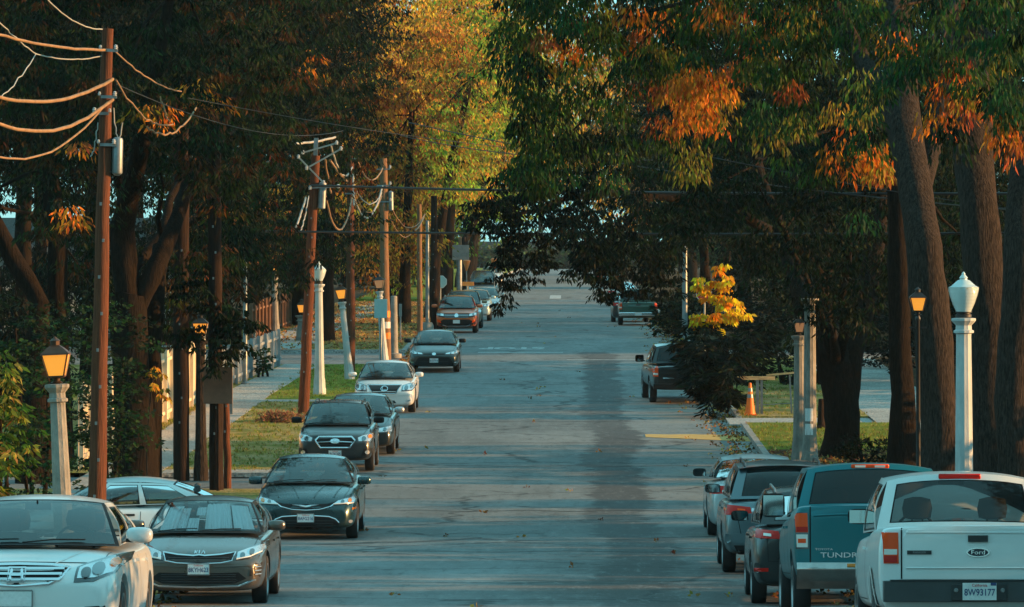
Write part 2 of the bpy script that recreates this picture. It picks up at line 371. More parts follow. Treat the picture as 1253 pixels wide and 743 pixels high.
# base terrain to the horizon
gb = MB(); YS = list(range(-80, 800, 6))+[800,900,1000,1200,1500,2000,2999]
xs = [-1500,-400,-120,-40,-20,20,40,120,400,1500]
gb.v = [(x, y, gz(y)-.03+max(0, abs(x)-40)*.006) for y in YS for x in xs]
for i in range(len(YS)-1):
    for j in range(len(xs)-1):
        q = i*len(xs)+j; gb.f.append((q, q+1, q+len(xs)+1, q+len(xs))); gb.m.append(0)
tag(gb.build('ground', M['earth'], smooth=30), kind='structure')
sheet('road', CURB_L, CURB_R, -60, 760, 0, M['asphalt'], 2.5, nx=6)
# openings in the kerb: (y0, y1) driveways and the cross street
DL = [(86, 94), (113.5, 120.5), (188.5, 202.5), (330, 344)]
DR = [(146.5, 150.5), (196, 206), (330, 344)]
def spans(y0, y1, cuts):
    out = []; a = y0
    for c0, c1 in cuts: out.append((a, c0)); a = c1
    out.append((a, y1)); return out
for (a, b_) in spans(-60, 760, DL):
    sheet('kerb', CURB_L-.16, CURB_L, a, b_, KERB+.004, M['kerb'], side=.14)
    sheet('gutter', CURB_L, CURB_L+.45, a, b_, .004, M['kerb'])
for (a, b_) in spans(-60, 760, DR):
    sheet('kerb', CURB_R, CURB_R+.16, a, b_, KERB+.004, M['kerb'], side=.14)
    sheet('gutter', CURB_R-.45, CURB_R, a, b_, .004, M['kerb'])
# verges and paths, left
VL, SL0, SL1 = CURB_L-.16, -10.95, -9.35
sheet('verge', -14, VL, -60, 86, KERB, M['lawn_dry'], side=.2)
sheet('verge', -14, VL, 94, 113.5, KERB, M['lawn_dry'], side=.2)
sheet('driveway', -14, CURB_L, 86, 94, .03, M['concrete'])
sheet('verge', SL0, VL, 120.5, 160, KERB, M['lawn_dry'], side=.2)
bend = lambda y: max(0, y-164)/23.5
sheet('verge', lambda y: SL0+.7*bend(y), VL, 161.3, 188.5, KERB, M['lawn_green'], side=.2)
sheet('path', SL1, VL, 160, 161.3, KERB+.004, M['concrete'], side=.2)
sheet('path', lambda y: SL0+.72*bend(y), lambda y: SL1+.42*bend(y), 94, 188.5, KERB+.008, M['concrete'], side=.2)
sheet('driveway', -24, CURB_L, 113.5, 120.5, .02, M['asphalt'])
sheet('driveway', -9.3, CURB_L+.0, 120.1, 121.6, KERB+.012, M['concrete'], side=.1)
sheet('yard', -40, lambda y: SL0+.70*bend(y), 120.5, 188.5, KERB-.01, M['lawn_dry'])
sheet('side_road', -160, CURB_L, 188.5, 202.5, .006, M['asphalt'])
sheet('verge', -14.5, VL, 202.5, 330, KERB, M['leafy_ground'], side=.2)
sheet('path', -12.3, -10.2, 203.5, 330, KERB+.006, M['concrete'])
sheet('kerb', -60, VL, 202.42, 202.75, KERB+.01, M['kerb'], side=.2)
sheet('verge', -14, VL, 344, 760, KERB, M['lawn_green'], side=.2)
# right
VR = CURB_R+.16
sheet('verge', VR, 16, -60, 113, KERB, M['earth'], side=.2)
sheet('mulch_bed', VR, 16, 113, 131.5, KERB, M['mulch'], side=.2)
sheet('verge', VR, lambda y: 9.0-max(0,(134-y))*.25, 131.5, 146.5, KERB+.004, M['lawn_green'], side=.2)
sheet('path', lambda y: 8.4-max(0,(134-y))*.1, 11.0, 124, 196, KERB+.002, M['concrete'])
sheet('driveway', CURB_R-.3, 8.6, 146.5, 150.5, KERB*.6, M['concrete'], side=.1)
sheet('verge', VR, 8.4, 150.5, 196, KERB, M['lawn_dry'], side=.2)
sheet('yard', 11, 40, 124, 196, KERB-.02, M['earth'])
sheet('side_road', CURB_R, 160, 196, 206, .006, M['asphalt'])
sheet('verge', VR, 14, 206, 330, KERB, M['earth'], side=.2)
sheet('verge', VR, 14, 344, 760, KERB, M['earth'], side=.2)
# painted markings and a painted sunbeam
def mark(name, x0, x1, y0, y1, m): tag(sheet(name, x0, x1, y0, y1, .006, m, 1.2, nx=4), kind='structure')
mark('stop_line', -3.6, -.35, 203.2, 203.9, M['white_paint'])
tb = MB(); text_mb('STOP', 1.0, tb, lambda u, v, q: Vector((-2.35-u*1.05, 208.4-v*3.4, gz(208.4-v*3.4)+.009)), depth=0, bold=.05)
tag(tb.build('road_lettering', M['white_paint']), kind='structure')
mark('crossing_line', -.2, 4.3, 195.6, 196.0, M['white_paint'])
mark('crossing_line', -2.2, 4.2, 328.4, 329.2, M['white_paint'])
mark('crossing_line', -4.5, 4.2, 345, 346, M['white_paint'])
mark('road_lettering', -1.5, -.75, 352, 366, M['white_paint'])
YP = MB()  # low sunbeam across the road, put in as a yellow band
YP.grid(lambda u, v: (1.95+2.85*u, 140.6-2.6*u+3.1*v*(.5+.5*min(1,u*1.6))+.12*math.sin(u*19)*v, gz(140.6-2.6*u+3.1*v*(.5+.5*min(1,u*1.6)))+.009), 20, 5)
tag(YP.build('painted_sunbeam', M['sunbeam_yellow']), kind='structure')
# dashes of pale paint worn in the near lane, tar joints across the road
tar = MB()
for (yy, a, b2, wv) in ((91.5,-4.6,2.6,.045),(107,-3.6,2.2,.05),(98.5,-3.9,-.6,.035),(126,-3.0,3.6,.06),(150,-3.8,1.0,.06),(163,-2.6,3,.06),(81,-1.2,2.4,.03),(175,-3,.4,.08)):
    rr = random.Random(int(yy)); pts = [(a+(b2-a)*i/24, yy+.22*math.sin(i*.7+yy)+rr.uniform(-.07,.07)) for i in range(25)]
    for (p, q) in zip(pts, pts[1:]):
        tar.add([(p[0],p[1]-wv,gz(p[1])+.007),(q[0],q[1]-wv,gz(q[1])+.007),(q[0],q[1]+wv,gz(q[1])+.007),(p[0],p[1]+wv,gz(p[1])+.007)], [(0,1,2,3)])
tag(tar.build('tar_joints', mat('tar sealant', (.016,.016,.017), .6)), kind='structure')
# ------------------------------------------------------------------ vehicles
def lerp(a, b, t): return a+(b-a)*t
def interp(tab, x):
    if x <= tab[0][0]: return tab[0][1]
    for (a, va), (b, vb) in zip(tab, tab[1:]):
        if x <= b:
            t = (x-a)/(b-a); t = t*t*(3-2*t)*.5+t*.5
            return va+(vb-va)*t
    return tab[-1][1]
CURSED = {}
class Car:
    """front end at -Y, origin on the ground under the middle"""
    def __init__(s, name, label, cat, paintm, S, clad=None, group='cars parked along the kerb'):
        s.S = S; L, W = S['L'], S['W']; s.L, s.W = L, W; s.paint = paintm; s.hi = S.get('hi', True)
        s.root = empty(name, (0,0,0), label=label, cat=cat, group=group)
        zb = S.get('zb', .20); hw = W/2
        nose, tail = S.get('nose', .80), S.get('tail', .84)
        plan = [(0, nose), (.05, nose+.07), (.16, lerp(nose, 1, .62)), (.4, .955), (.85, .985), (1.6, 1), (L-1.2, 1), (L-.55, .985), (L-.22, lerp(tail, 1, .65)), (L-.06, tail+.05), (L, tail)]
        top, sh = S['top'], S['sh']
        ys = sorted(set([0,.03,.1,.2,.38,.62,.9,S['yc']-.1,S['yc']+.3,S['yc']+.9,(S['yc']+S['yd'])/2,S['yd']-.7,S['yd']-.15,S['yd']+.1,L-.38,L-.2,L-.09,L-.03,L]))
        ys = [y for i, y in enumerate(ys) if i == 0 or y-ys[i-1] > .025]
        rings = []
        for y in ys:
            w_ = hw*interp(plan, y); zt = interp(top, y); zs = min(interp(sh, y), zt-.02)
            z0 = zb+(.10 if y < .02 or y > L-.02 else (.03 if y < .15 or y > L-.15 else 0))
            h = zs-z0; bul = S.get('bulge', .985)
            half = [(0, z0), (w_*.80, z0), (w_*.95, z0+.05), (w_*.985, z0+.30*h), (w_*1.0, z0+.58*h), (w_*bul, z0+.84*h), (w_*.958, zs), (w_*S.get('tk', .88), lerp(zs, zt, .62)), (w_*.5, zt-.006), (0, zt)]
            rings.append([Vector((x, y-L/2, z)) for x, z in half]+[Vector((-x, y-L/2, z)) for x, z in half[-2:0:-1]])
        n = 18; vs = [v for r in rings for v in r]; fs = []; mi = []
        cab0, cab1 = S['yc']+.12, S['yd']-.1
        nclad = 3 if clad else 1
        for i in range(len(rings)-1):
            for j in range(n):
                fs.append((i*n+j, i*n+(j+1)%n, (i+1)*n+(j+1)%n, (i+1)*n+j))
                jj = j if j < 9 else n-1-j
                k = 1 if jj < nclad and not (clad is None and jj > 0) else 0
                ym = (ys[i]+ys[i+1])/2
                if jj == 8 and cab0 < ym < cab1: k = 1
                mi.append(k)
        for base, rev in ((0, True), ((len(rings)-1)*n, False)):
            for j in range(9):
                a, b = j, j+1; c, d = (n-j-1) % n if j+1 < 9 else 9, (n-j) % n
                q = (base+a, base+b, base+(n-b) % n, base+(n-a) % n)
                q = tuple(dict.fromkeys(q))
                if len(q) > 2: fs.append(q if not rev else q[::-1]); mi.append(1 if clad and j < nclad else 0)
        me = bpy.data.meshes.new('b'); me.from_pydata(vs, [], fs); me.materials.append(paintm); me.materials.append(M['black'])
        me.polygons.foreach_set('material_index', mi); me.polygons.foreach_set('use_smooth', [True]*len(fs))
        o = bpy.data.objects.new('b', me); COL.objects.link(o)
        sb = o.modifiers.new('s', 'SUBSURF'); sb.levels = sb.render_levels = 2
        m1 = bake(o); s.bvh = BVHTree.FromPolygons([v.co for v in m1.vertices], [tuple(p.vertices) for p in m1.polygons])
        bpy.data.meshes.remove(m1)
        # wheel arches
        s.r = S['r']; s.yf = S['fo']-L/2; s.yr = s.yf+S['wb']
        cut = MB()
        for y in (s.yf, s.yr):
            for sx in (-1, 1):
                cut.lathe([(s.r+.065, -.2), (s.r+.065, .2)], 28, (sx*(hw-.13), y, s.r+.01), 1, M=Matrix.Rotation(R(90), 4, 'Y').to_3x3())
        if S.get('bed'):
            y0, y1, z0 = S['bed']; cut.box((0, (y0+y1)/2-L/2, z0+.5), (W*.80, y1-y0, 1.0), 1)
        co = cut.build('c', [paintm, M['black']])
        bo = o.modifiers.new('b', 'BOOLEAN'); bo.object = co; bo.operation = 'DIFFERENCE'; bo.solver = 'EXACT'
        m2 = bake(o); bpy.data.objects.remove(o); bpy.data.objects.remove(co)
        m2.materials.clear(); m2.materials.append(paintm); m2.materials.append(M['black'])
        m2.set_sharp_from_angle(angle=R(38)); m2.name = 'body'
        s.body = link('body', m2, s.root)
        s.greenhouse(); s.wheels(); 
        if S.get('mirrors', True): s.mirrors()
        if S.get('seats', True): s.interior()
        s.seams()
    # -- conformal patches --------------------------------------------
    def hit(s, axis, a, b):
        L = s.L
        if axis == 'F': o, d = Vector((a, -L, b)), Vector((0, 1, 0))
        elif axis == 'B': o, d = Vector((-a, L, b)), Vector((0, -1, 0))
        elif axis == 'R': o, d = Vector((4, a, b)), Vector((-1, 0, 0))
        elif axis == 'L': o, d = Vector((-4, a, b)), Vector((1, 0, 0))
        else: o, d = Vector((a, b, 4)), Vector((0, 0, -1))
        h = s.bvh.ray_cast(o, d)
        if h[0] is None:
            q = o+d*(L*.5 if axis in 'FB' else 4-s.W*.45 if axis in 'LR' else 3)
            h = s.bvh.find_nearest(q)
        n = h[1]
        if n.dot(d) > 0: n = -n
        return h[0], n
    def patch(s, axis, poly, off=.006, mb=None, mi=0, res=.05, deep=.012):
        own = mb is None; mb = mb or MB()
        pts = []
        for (a, b) in zip(poly, poly[1:]+poly[:1]):
            dist = math.dist(a, b); k = max(1, int(dist/res))
            pts += [(lerp(a[0], b[0], i/k), lerp(a[1], b[1], i/k)) for i in range(k)]
        nb = len(pts); xs = [p[0] for p in poly]; zs = [p[1] for p in poly]
        def inside(x, z):
            c = False
            for (x0, z0), (x1, z1) in zip(poly, poly[1:]+poly[:1]):
                if (z0 > z) != (z1 > z) and x < (x1-x0)*(z-z0)/(z1-z0)+x0: c = not c
            return c
        gx = min(xs)+res/2
        extra = []
        while gx < max(xs):
            g = min(zs)+res/2
            while g < max(zs):
                if inside(gx, g) and all(math.dist((gx, g), p) > res*.45 for p in pts[:nb]): extra.append((gx, g))
                g += res
            gx += res
        vv, ee, ff, *_ = delaunay_2d_cdt([Vector(p) for p in pts+extra], [(i, (i+1) % nb) for i in range(nb)], [], 2, 1e-5)
        hits = [s.hit(axis, v[0], v[1]) for v in vv]
        outer = [h+n*off for h, n in hits]; inner = [h-n*deep for h, n in hits]
        cnt = {}
        for f in ff:
            for a, b in zip(f, f[1:]+f[:1]): cnt[(a, b)] = 1
        fs = [tuple(f) for f in ff]; k = len(outer)
        for (a, b) in cnt:
            if (b, a) not in cnt: fs.append((b, a, a+k, b+k))
        mb.add(outer+inner, fs, mi)
        return mb
    def ribbon(s, axis, line, wd=.006, off=.0035, mb=None, mi=0, res=.06, tap=False):
        """a thin strip following the surface"""
        mb = mb or MB(); pts = []
        for a, b in zip(line, line[1:]):
            k = max(1, int(math.dist(a, b)/res)); pts += [(lerp(a[0], b[0], i/k), lerp(a[1], b[1], i/k)) for i in range(k)]
        pts.append(line[-1]); vs = []; n = len(pts)
        for i, p in enumerate(pts):
            q0, q1 = pts[max(i-1, 0)], pts[min(i+1, n-1)]; dx, dz = q1[0]-q0[0], q1[1]-q0[1]; l = math.hypot(dx, dz) or 1
            w_ = wd*(min(1, 3*min(i, n-1-i)/n+.25) if tap else 1)
            for sg in (-1, 1):
                h, nn = s.hit(axis, p[0]-sg*dz/l*w_, p[1]+sg*dx/l*w_); vs.append(h+nn*off)
            h, nn = s.hit(axis, p[0], p[1]); vs.append(h+nn*(off*1.3)); vs.append(h-nn*.01)
        fs = []
        for i in range(n-1):
            a, b = i*4, i*4+4
            fs += [(a, b, b+2, a+2), (a+2, b+2, b+1, a+1)]
        return mb.add(vs, fs, mi)
    def part(s, name, mb, m, parent=None, smooth=35): return mb.build(name, m, parent or s.root, smooth=smooth)
    # -- glass, pillars, roof -----------------------------------------
    def greenhouse(s):
        S, L = s.S, s.L; hw = s.W/2
        xb = S.get('xb', hw*.885); xr = S.get('xr', hw*.66); H = S['H']; ze = H-S.get('drop', .085)
        yc, yt, yr, yd, zc, zd = S['yc'], S['yt'], S['yr'], S['yd'], S['zc'], S['zd']
        xd = S.get('xd', xb*.96); cv = S.get('curve', .26)
        o = lambda x, y, z: Vector((x, y-L/2, z))
        A0, A1, C1, C0 = o(xb, yc+cv, zc+.0), o(xr, yt+.10, ze), o(S.get('xr2', xr), yr-.06, ze-S.get('rdrop', .03)), o(xd, yd-S.get('cvr', .12), zd)
        s.cor = (A0, A1, C1, C0)
        wst = lambda v: o(xr*v, yt+.10*v*v, ze+(H-S.get('hd', .012)-ze)*(1-abs(v)**2.6))
        wsb = lambda v: o(xb*v, yc+cv*v*v, zc+.015*(1-v*v))
        rgt = lambda v: o(C1.x*v, yr-.06*v*v, C1.z+(H-S.get('hd', .012)-.018-C1.z)*(1-abs(v)**2.6))
        rgb_ = lambda v: o(C0.x*v, yd-S.get('cvr', .12)*v*v, zd+.012*(1-v*v))
        def ws(u, v):
            v = v*2-1; p = wsb(v).lerp(wst(v), u); n = Vector((0, -1, .8)).normalized(); return p+n*.045*math.sin(math.pi*u)*(1-.3*v*v)
        def rg(u, v):
            v = v*2-1; p = rgb_(v).lerp(rgt(v), u); n = Vector((0, 1, .6)).normalized(); return p+n*S.get('rbulge', .035)*math.sin(math.pi*u)
        def ew(t, n, e):
            i = round(t*n); return 0 if i == 0 else 1 if i == n else lerp(e, 1-e, (i-1)/(n-2))
        ws0, rg0 = ws, rg
        wsx = lambda u, v: ws0(ew(u, 12, .035), ew(v, 20, .022)); rgx = lambda u, v: rg0(ew(u, 12, .04), ew(v, 20, .025))
        nu, nv = 12, 20; fr = lambda i, j: 1 if (i in (0, nu-1) or j in (0, nv-1)) else 0
        s.part('windshield', MB().grid(wsx, nu, nv, mfn=fr), [M[S.get('wglass', 'glass')], M['black']])
        rw = S.get('rwin')     # rear glass: (u0,u1,v margin) framed by paint
        if rw:
            u0, u1, vm = rw
            mb = MB(); sub = lambda a, b, c, d, k=0, off=0: (lambda u, v: rg(lerp(a, b, u), lerp(c, d, v))+Vector((0, off, 0)))
            for a, b, c, d in ((0, u0, 0, 1), (u1, 1, 0, 1), (u0, u1, 0, vm), (u0, u1, 1-vm, 1)): mb.grid(sub(a, b, c, d), 5, 12)
            s.part('rear_panel', mb, s.paint)
            g = MB().grid((lambda q: lambda u, v: q(ew(u, 10, .05), ew(v, 20, .025)))(sub(u0-.02, u1+.02, vm-.012, 1-vm+.012, 0, -.012)), 10, 20, mfn=lambda i, j: 1 if (i in (0, 9) or j in (0, 19)) else 0)
            s.part('rear_window', g, [M[S.get('rglass', 'glass')], M['black']])
        else:
            s.part('rear_window', MB().grid(rgx, nu, nv, mfn=fr), [M[S.get('rglass', 'glass')], M['black']])
        def rf(u, v):
            v = v*2-1; a, b = wst(v), rgt(v); p = a.lerp(b, u); p.z += S.get('crown', .018)*math.sin(math.pi*min(1, u))*(1-.5*v*v)+0
            k = math.sin(math.pi*u); p.x *= 1+.03*k; return p
        mb = MB().grid(rf, 14, 20)
        s.part('roof', mb, S.get('roofm', s.paint))
        s.rooffn = rf
        # side: bilinear with bulge
        def side(sg):
            def f(a, t):
                bot = A0.lerp(C0, a); topp = A1.lerp(C1, a); topp.x *= 1+.03*math.sin(math.pi*a); topp.z += .018*math.sin(math.pi*a)*.5+S.get('arch', .018)*math.sin(math.pi*a)*.5
                bot.z += S.get('belt', 0)*math.sin(math.pi*a)
                p = bot.lerp(topp, t); p.x += .05*math.sin(math.pi*t); p.x *= sg; return p
            return f
        gw = {}
        wins = S.get('wins', [(.075, .455), (.50, .87)]); t0, t1 = S.get('tw', (.03, .90))
        for sg in (-1, 1):
            mb = MB()
            f = side(sg); sub = lambda a, b, c, d, f=f, dx=0: (lambda u, v: f(lerp(a, b, u), lerp(c, d, v))-Vector((sg*dx, 0, 0)))
            edges = [0]+[x for w_ in wins for x in w_]+[1]
            for i in range(0, len(edges), 2):
                mb.grid(sub(edges[i], edges[i+1], t0, t1), 3, 8, S.get('pill', 0) if 0 < i < len(edges)-2 else 0)
            mb.grid(sub(0, 1, 0, t0), 16, 1); mb.grid(sub(0, 1, t1, 1), 16, 2)
            for w_ in wins:
                g = MB().grid((lambda q: lambda u, v: q(ew(u, 8, .04), ew(v, 6, .05)))(sub(w_[0]-.006, w_[1]+.006, t0-.01, t1+.01, dx=.008)), 8, 6, mfn=lambda i, j: 1 if (i in (0, 7) or j in (0, 5)) else 0)
                s.part('side_window', g, [M[S.get('sglass', 'dark_glass')], M['black']])
            s.part('window_frame', mb, [s.paint, M['black']])
        # black cowl panel under the screen, wipers
        mb = MB(); mb.grid(lambda u, v: wsb(v*2-1)+Vector((0, -.07*u, .004-.008*u)), 3, 14)
        s.part('cowl', mb, M['black'])
        if s.hi:
            mb = MB()
            for x0, x1 in ((-.06, .52), (-.66, -.10)):
                a, b = ws(.015, (x0/xb+1)/2), ws(.08, (x1/xb+1)/2); nrm = Vector((0, -.02, .012))
                mb.tube([a+nrm, a.lerp(b, .5)+nrm*2.2, b+nrm], .007, 5)
            s.part('wiper', mb, M['black'])
        s.ws = ws; s.rg = rg
    def wheels(s):
        S = s.S; r = s.r; tw = S.get('tyre', .215); key = (round(r, 3), tw, S.get('rim', 'alloy'), S.get('spokes', 10))
        if key not in CURSED:
            Mx = Matrix.Rotation(R(90), 4, 'Y').to_3x3(); rr = r*.66
            t = MB().lathe([(rr, -tw*.40), (r*.86, -tw*.5), (r*.965, -tw*.46), (r, -tw*.34), (r, tw*.34), (r*.965, tw*.46), (r*.86, tw*.5), (rr, tw*.40)], 40, M=Mx)
            # tread grooves
            rim = MB(); h = tw*.5
            rim.lathe([(rr*1.0, h-.035), (rr*1.03, h-.004), (rr*.93, h-.004), (rr*.90, h-.04), (rr*.88, -h*.2)], 36, M=Mx)
            rim.lathe([(rr*.80, -.01), (rr*.80, 0.0)], 20, M=Mx, mi=1)
            rim.lathe([(rr*.22, h-.06), (rr*.20, h-.02), (rr*.12, h-.012)], 14, M=Mx)
            ns = key[3]
            for i in range(ns):
                a = 2*math.pi*i/ns; d = Vector((0, math.cos(a), math.sin(a)))
                p0 = Vector((h-.03, 0, 0))+d*rr*.17; p1 = Vector((h-.028, 0, 0))+d*rr*.91; q = d.cross(Vector((1,0,0)))
                wa, wb_ = rr*.75/ns, rr*1.0/ns*.8
                vs = [p0-q*wa, p0+q*wa, p1+q*wb_, p1-q*wb_]; vs = vs+[v-Vector((.03,0,0)) for v in vs]
                rim.add(vs, [(0,1,2,3),(4,7,6,5),(0,4,5,1),(1,5,6,2),(2,6,7,3),(3,7,4,0)])
            CURSED[key] = (t.mesh('tyre', M['rubber'], 40), rim.mesh('rim', [M[key[2]], M['black']], 40))
        tm, rm = CURSED[key]
        x = s.W/2-tw/2-.025
        for sx in (-1, 1):
            for y in (s.yf, s.yr):
                wd = link('wheel', tm, s.root, (sx*x, y, r), (0, 0, 0 if sx > 0 else math.pi)); link('rim', rm, wd)
    def mirrors(s):
        S = s.S; A0 = s.cor[0]; mz = S.get('mz', A0.z+.10); big = S.get('mbig', 0)
        for sx in (-1, 1):
            mb = MB(); c = Vector((sx*(s.W/2+S.get('mo', .065)+big*.09), A0.y+.16, mz+big*.05)); ww, hh, dd = .125+big*.02, .075+big*.075, .06
            prof = []
            n, k = 12, 6
            def f(u, v):
                a = v*2*math.pi; ph = u*math.pi/2
                e = .62 if not big else .42
                sg = lambda t: math.copysign(abs(t)**e, t)
                xx = sg(math.cos(a)); zz = sg(math.sin(a)); rr = math.cos(ph)**.55
                return c+Vector((xx*ww*rr, -dd*math.sin(ph)*1.3, zz*hh*rr))
            mb.grid(f, 7, 24); mb.add([c+Vector((ww*math.copysign(abs(math.cos(t))**.55, math.cos(t)), .004, hh*math.copysign(abs(math.sin(t))**.55, math.sin(t)))) for t in [2*math.pi*i/24 for i in range(24)]], [tuple(range(24))], 1)
            mb.bar(Vector((sx*(s.W/2-.06), A0.y+.13, mz-.05)), c+Vector((0, -.02, -hh*.55)), .05, .035, 1)
            o = s.part('mirror', mb, [S.get('mirm', s.paint), M['black']], smooth=50)
            g = MB().grid(lambda u, v: c+Vector((ww*.86*(u*2-1), .009, hh*.84*(v*2-1))), 2, 2); s.part('mirror_glass', g, M['mirror'], o)
    def interior(s):
        S = s.S; zc = S['zc']; H = S['H']; m = M[S.get('seatm', 'interior')]; y0 = S['yc']-s.L/2
        ysf = y0+S.get('seat_y', 1.35); hw = s.W/2
        rows = [ysf] + ([ysf+.95] if S['yr']-S['yt'] > .9 and not S.get('bed') else [])
        if 'cabseat' not in CURSED:
            b = MB(); b.lathe([(.12,-.62),(.23,-.6),(.26,-.3),(.25,.0),(.19,.06),(.03,.075)], 16)
            b.v = [(x, y*.35+.25*(z)*.25, z) for x, y, z in b.v]
            CURSED['cabseat'] = b
            h = MB(); h.lathe([(.05,-.02),(.13,.0),(.145,.09),(.125,.18),(.04,.2)], 14); h.v = [(x, y*.42, z) for x, y, z in h.v]
            h.tube([(-.05,0,-.1),(-.05,0,.02)], .008, 5); h.tube([(.05,0,-.1),(.05,0,.02)], .008, 5)
            CURSED['headrest'] = h
        for y in rows:
            for sx in (-1, 1):
                z = min(zc+.05, H-.42)
                for key, nm in (('cabseat', 'seat'), ('headrest', 'headrest')):
                    kk = (key, m.name)
                    if kk not in CURSED: CURSED[kk] = CURSED[key].mesh(nm, m, 50)
                    link(nm, CURSED[kk], s.root, (sx*.36, y, z if key == 'cabseat' else z+.10))
        mb = MB(); mb.grid(lambda u, v: (hw*.8*(v*2-1), y0+.30+.35*u, zc+.0+.05*math.sin(math.pi*u)+.03*math.exp(-((v-.72)/.1)**2)), 5, 16)
        s.part('dashboard', mb, M['interior'])
        mb = MB(); cx = .36; c = Vector((cx, y0+.78, zc+.02))
        pts = [c+Vector((.18*math.cos(a), .07*math.sin(a), .17*math.sin(a))) for a in [2*math.pi*i/20 for i in range(21)]]
        mb.tube(pts, .013, 6); mb.bar(c-Vector((.17,0,0)), c+Vector((.17,0,0)), .03, .03); s.part('steering_wheel', mb, M['black'])
        if s.hi:
            mb = MB(); p = s.ws(.86, .5)+Vector((0, .10, -.02)); mb.box(p, (.24, .03, .065)); mb.bar(p, p+Vector((0, -.06, .05)), .015); s.part('rear_view_mirror', mb, M['black'])
    def seams(s):
        S = s.S; L = s.L
        if not s.hi: return
        mb = MB(); yc = S['yc']-L/2; hw = s.W/2; hz = S.get('hoodline')
        if not S.get('bed') or True:
            # hood sides
            fx = S.get('hx', .80)*hw
            for sx in (-1, 1): s.ribbon('T', [(sx*fx*.90, -L/2+S.get('hy', .28)), (sx*fx, -L/2+.7), (sx*fx*1.03, yc+.10)], .004, .0025, mb)
            for sx, ax in ((-1, 'L'), (1, 'R')):
                zs = S['zc']-.02; zl = S.get('zb', .2)+.12
                for fr in S.get('doors', [.04, .46, .80]):
                    y = s.cor[0].y+(s.cor[3].y-s.cor[0].y)*fr
                    s.ribbon(ax, [(y, zs), (y-.02, zl)], .005, .003, mb)
                s.ribbon(ax, [(s.cor[0].y, zl), (s.cor[3].y-.3, zl)], .005, .003, mb)
        s.part('panel_gaps', mb, M['black'])
        for sx, ax in ((-1, 'L'), (1, 'R')):
            for fr in S.get('handles', [.38, .74]):
                y = s.cor[0].y+(s.cor[3].y-s.cor[0].y)*fr; mb = MB(); z = S['zc']-.14
                s.patch(ax, [(y-.09, z-.014), (y+.09, z-.014), (y+.09, z+.014), (y-.09, z+.014)], .03, mb); s.part('door_handle', mb, S.get('handm', s.paint))
    # -- standard features ---------------------------------------------
    def feat(s, name, axis, poly, m, off=.006, parent=None, mirror=False, res=.05):
        for k in ((1, -1) if mirror else (1,)):
            pl = [(k*x, z) for x, z in poly]; pl = pl if k > 0 else pl[::-1]
            o = s.part(name, s.patch(axis, pl, off, res=res), m, parent)
        return o
    def line(s, name, axis, pts, wd, m, off=.01, mirror=False, tap=False, parent=None):
        for k in ((1, -1) if mirror else (1,)):
            mb = MB(); s.ribbon(axis, [(k*x, z) for x, z in pts], wd, off, mb, tap=tap); o = s.part(name, mb, m, parent)
        return o
    def headlight(s, poly, housing='lens', bulbs=(), drl=None, res=.04):
        for k in (1, -1):
            pl = [(k*x, z) for x, z in poly]; pl = pl if k > 0 else pl[::-1]
            o = s.part('headlight', s.patch('F', pl, .008, res=res), M['lensdark'])
            cx = sum(p[0] for p in pl)/len(pl); cz = sum(p[1] for p in pl)/len(pl)
            ins = [(cx+(x-cx)*.86, cz+(z-cz)*.72) for x, z in pl]
            s.part('reflector', s.patch('F', ins, .012, res=res), M[housing], o)
            for (bx, bz, br, mm) in bulbs:
                s.part('lens', s.patch('F', [(k*bx+br*math.cos(a), bz+br*math.sin(a)) for a in [2*math.pi*i/14 for i in range(14)]], .022, res=br), M[mm], o)
            if drl: mb = MB(); s.ribbon('F', [(k*x, z) for x, z in drl], .009, .02, mb); s.part('light_strip', mb, M['white_lamp'], o)
    def taillight(s, parts, axis='B'):
        """parts: list of (polygon, material); the first is the housing"""
        for k in (1, -1):
            o = None
            for i, (poly, mm) in enumerate(parts):
                pl = [(k*x, z) for x, z in poly]; pl = pl if k > 0 else pl[::-1]
                q = s.part('taillight' if i == 0 else 'lamp_segment', s.patch(axis, pl, .012+.004*i, res=.04), M[mm], o)
                o = o or q
    def plate(s, axis, z, txt, top='California', w_=.30, h_=.15, parent=None, x=0, out=.018, sx=.80):
        h, n = s.hit(axis, x, z); sg = -1 if axis == 'F' else 1
        y = min(s.hit(axis, x+dx, z+dz)[0].y*(1 if axis == 'F' else -1) for dx in (-.14, 0, .14) for dz in (-.07, 0, .07))*(1 if axis == 'F' else -1)+sg*out
        c = Vector((x if axis == 'F' else -x, y, z)); mb = MB().box(c, (w_, .012, h_)); o = s.part('license_plate', mb, M['plate'], parent)
        fr = MB()
        for a, b in (((-1,-1),(1,-1)), ((1,-1),(1,1)), ((1,1),(-1,1)), ((-1,1),(-1,-1))):
            fr.bar(c+Vector((a[0]*w_/2, 0, a[1]*h_/2)), c+Vector((b[0]*w_/2, 0, b[1]*h_/2)), .012, .016)
        s.part('plate_frame', fr, M['steelrim'], o)
        pl = lambda u, v, d: c+Vector((u*(-sg), sg*(.007+d), v))
        if txt:
            tb = MB(); text_mb(txt, .088, tb, lambda u, v, d: pl(u, v-.012, d), sx=sx, bold=.012); s.part('lettering', tb, M['platetxt'], o)
            tb = MB(); text_mb(top, .034, tb, lambda u, v, d: pl(u, v+.052, d), bold=.01); s.part('state_lettering', tb, M['platered'], o)
        return o
    def place(s, x, y, rotz=0, pitch=None, dz=0):
        sl_ = math.atan(slope(y)) if pitch is None else pitch
        s.root.location = (x, y, (gz(y) if dz is None else gz(y)+dz)+.002)
        s.root.rotation_euler = (sl_*math.cos(rotz), 0, rotz)
        return s
def sym(pts): return pts+[(-x, z) for x, z in pts[::-1]]
def surround(car, poly, wd, m, name='grille_surround', off=.018):
    return car.line(name, 'F', poly+[poly[0]], wd, m, off)
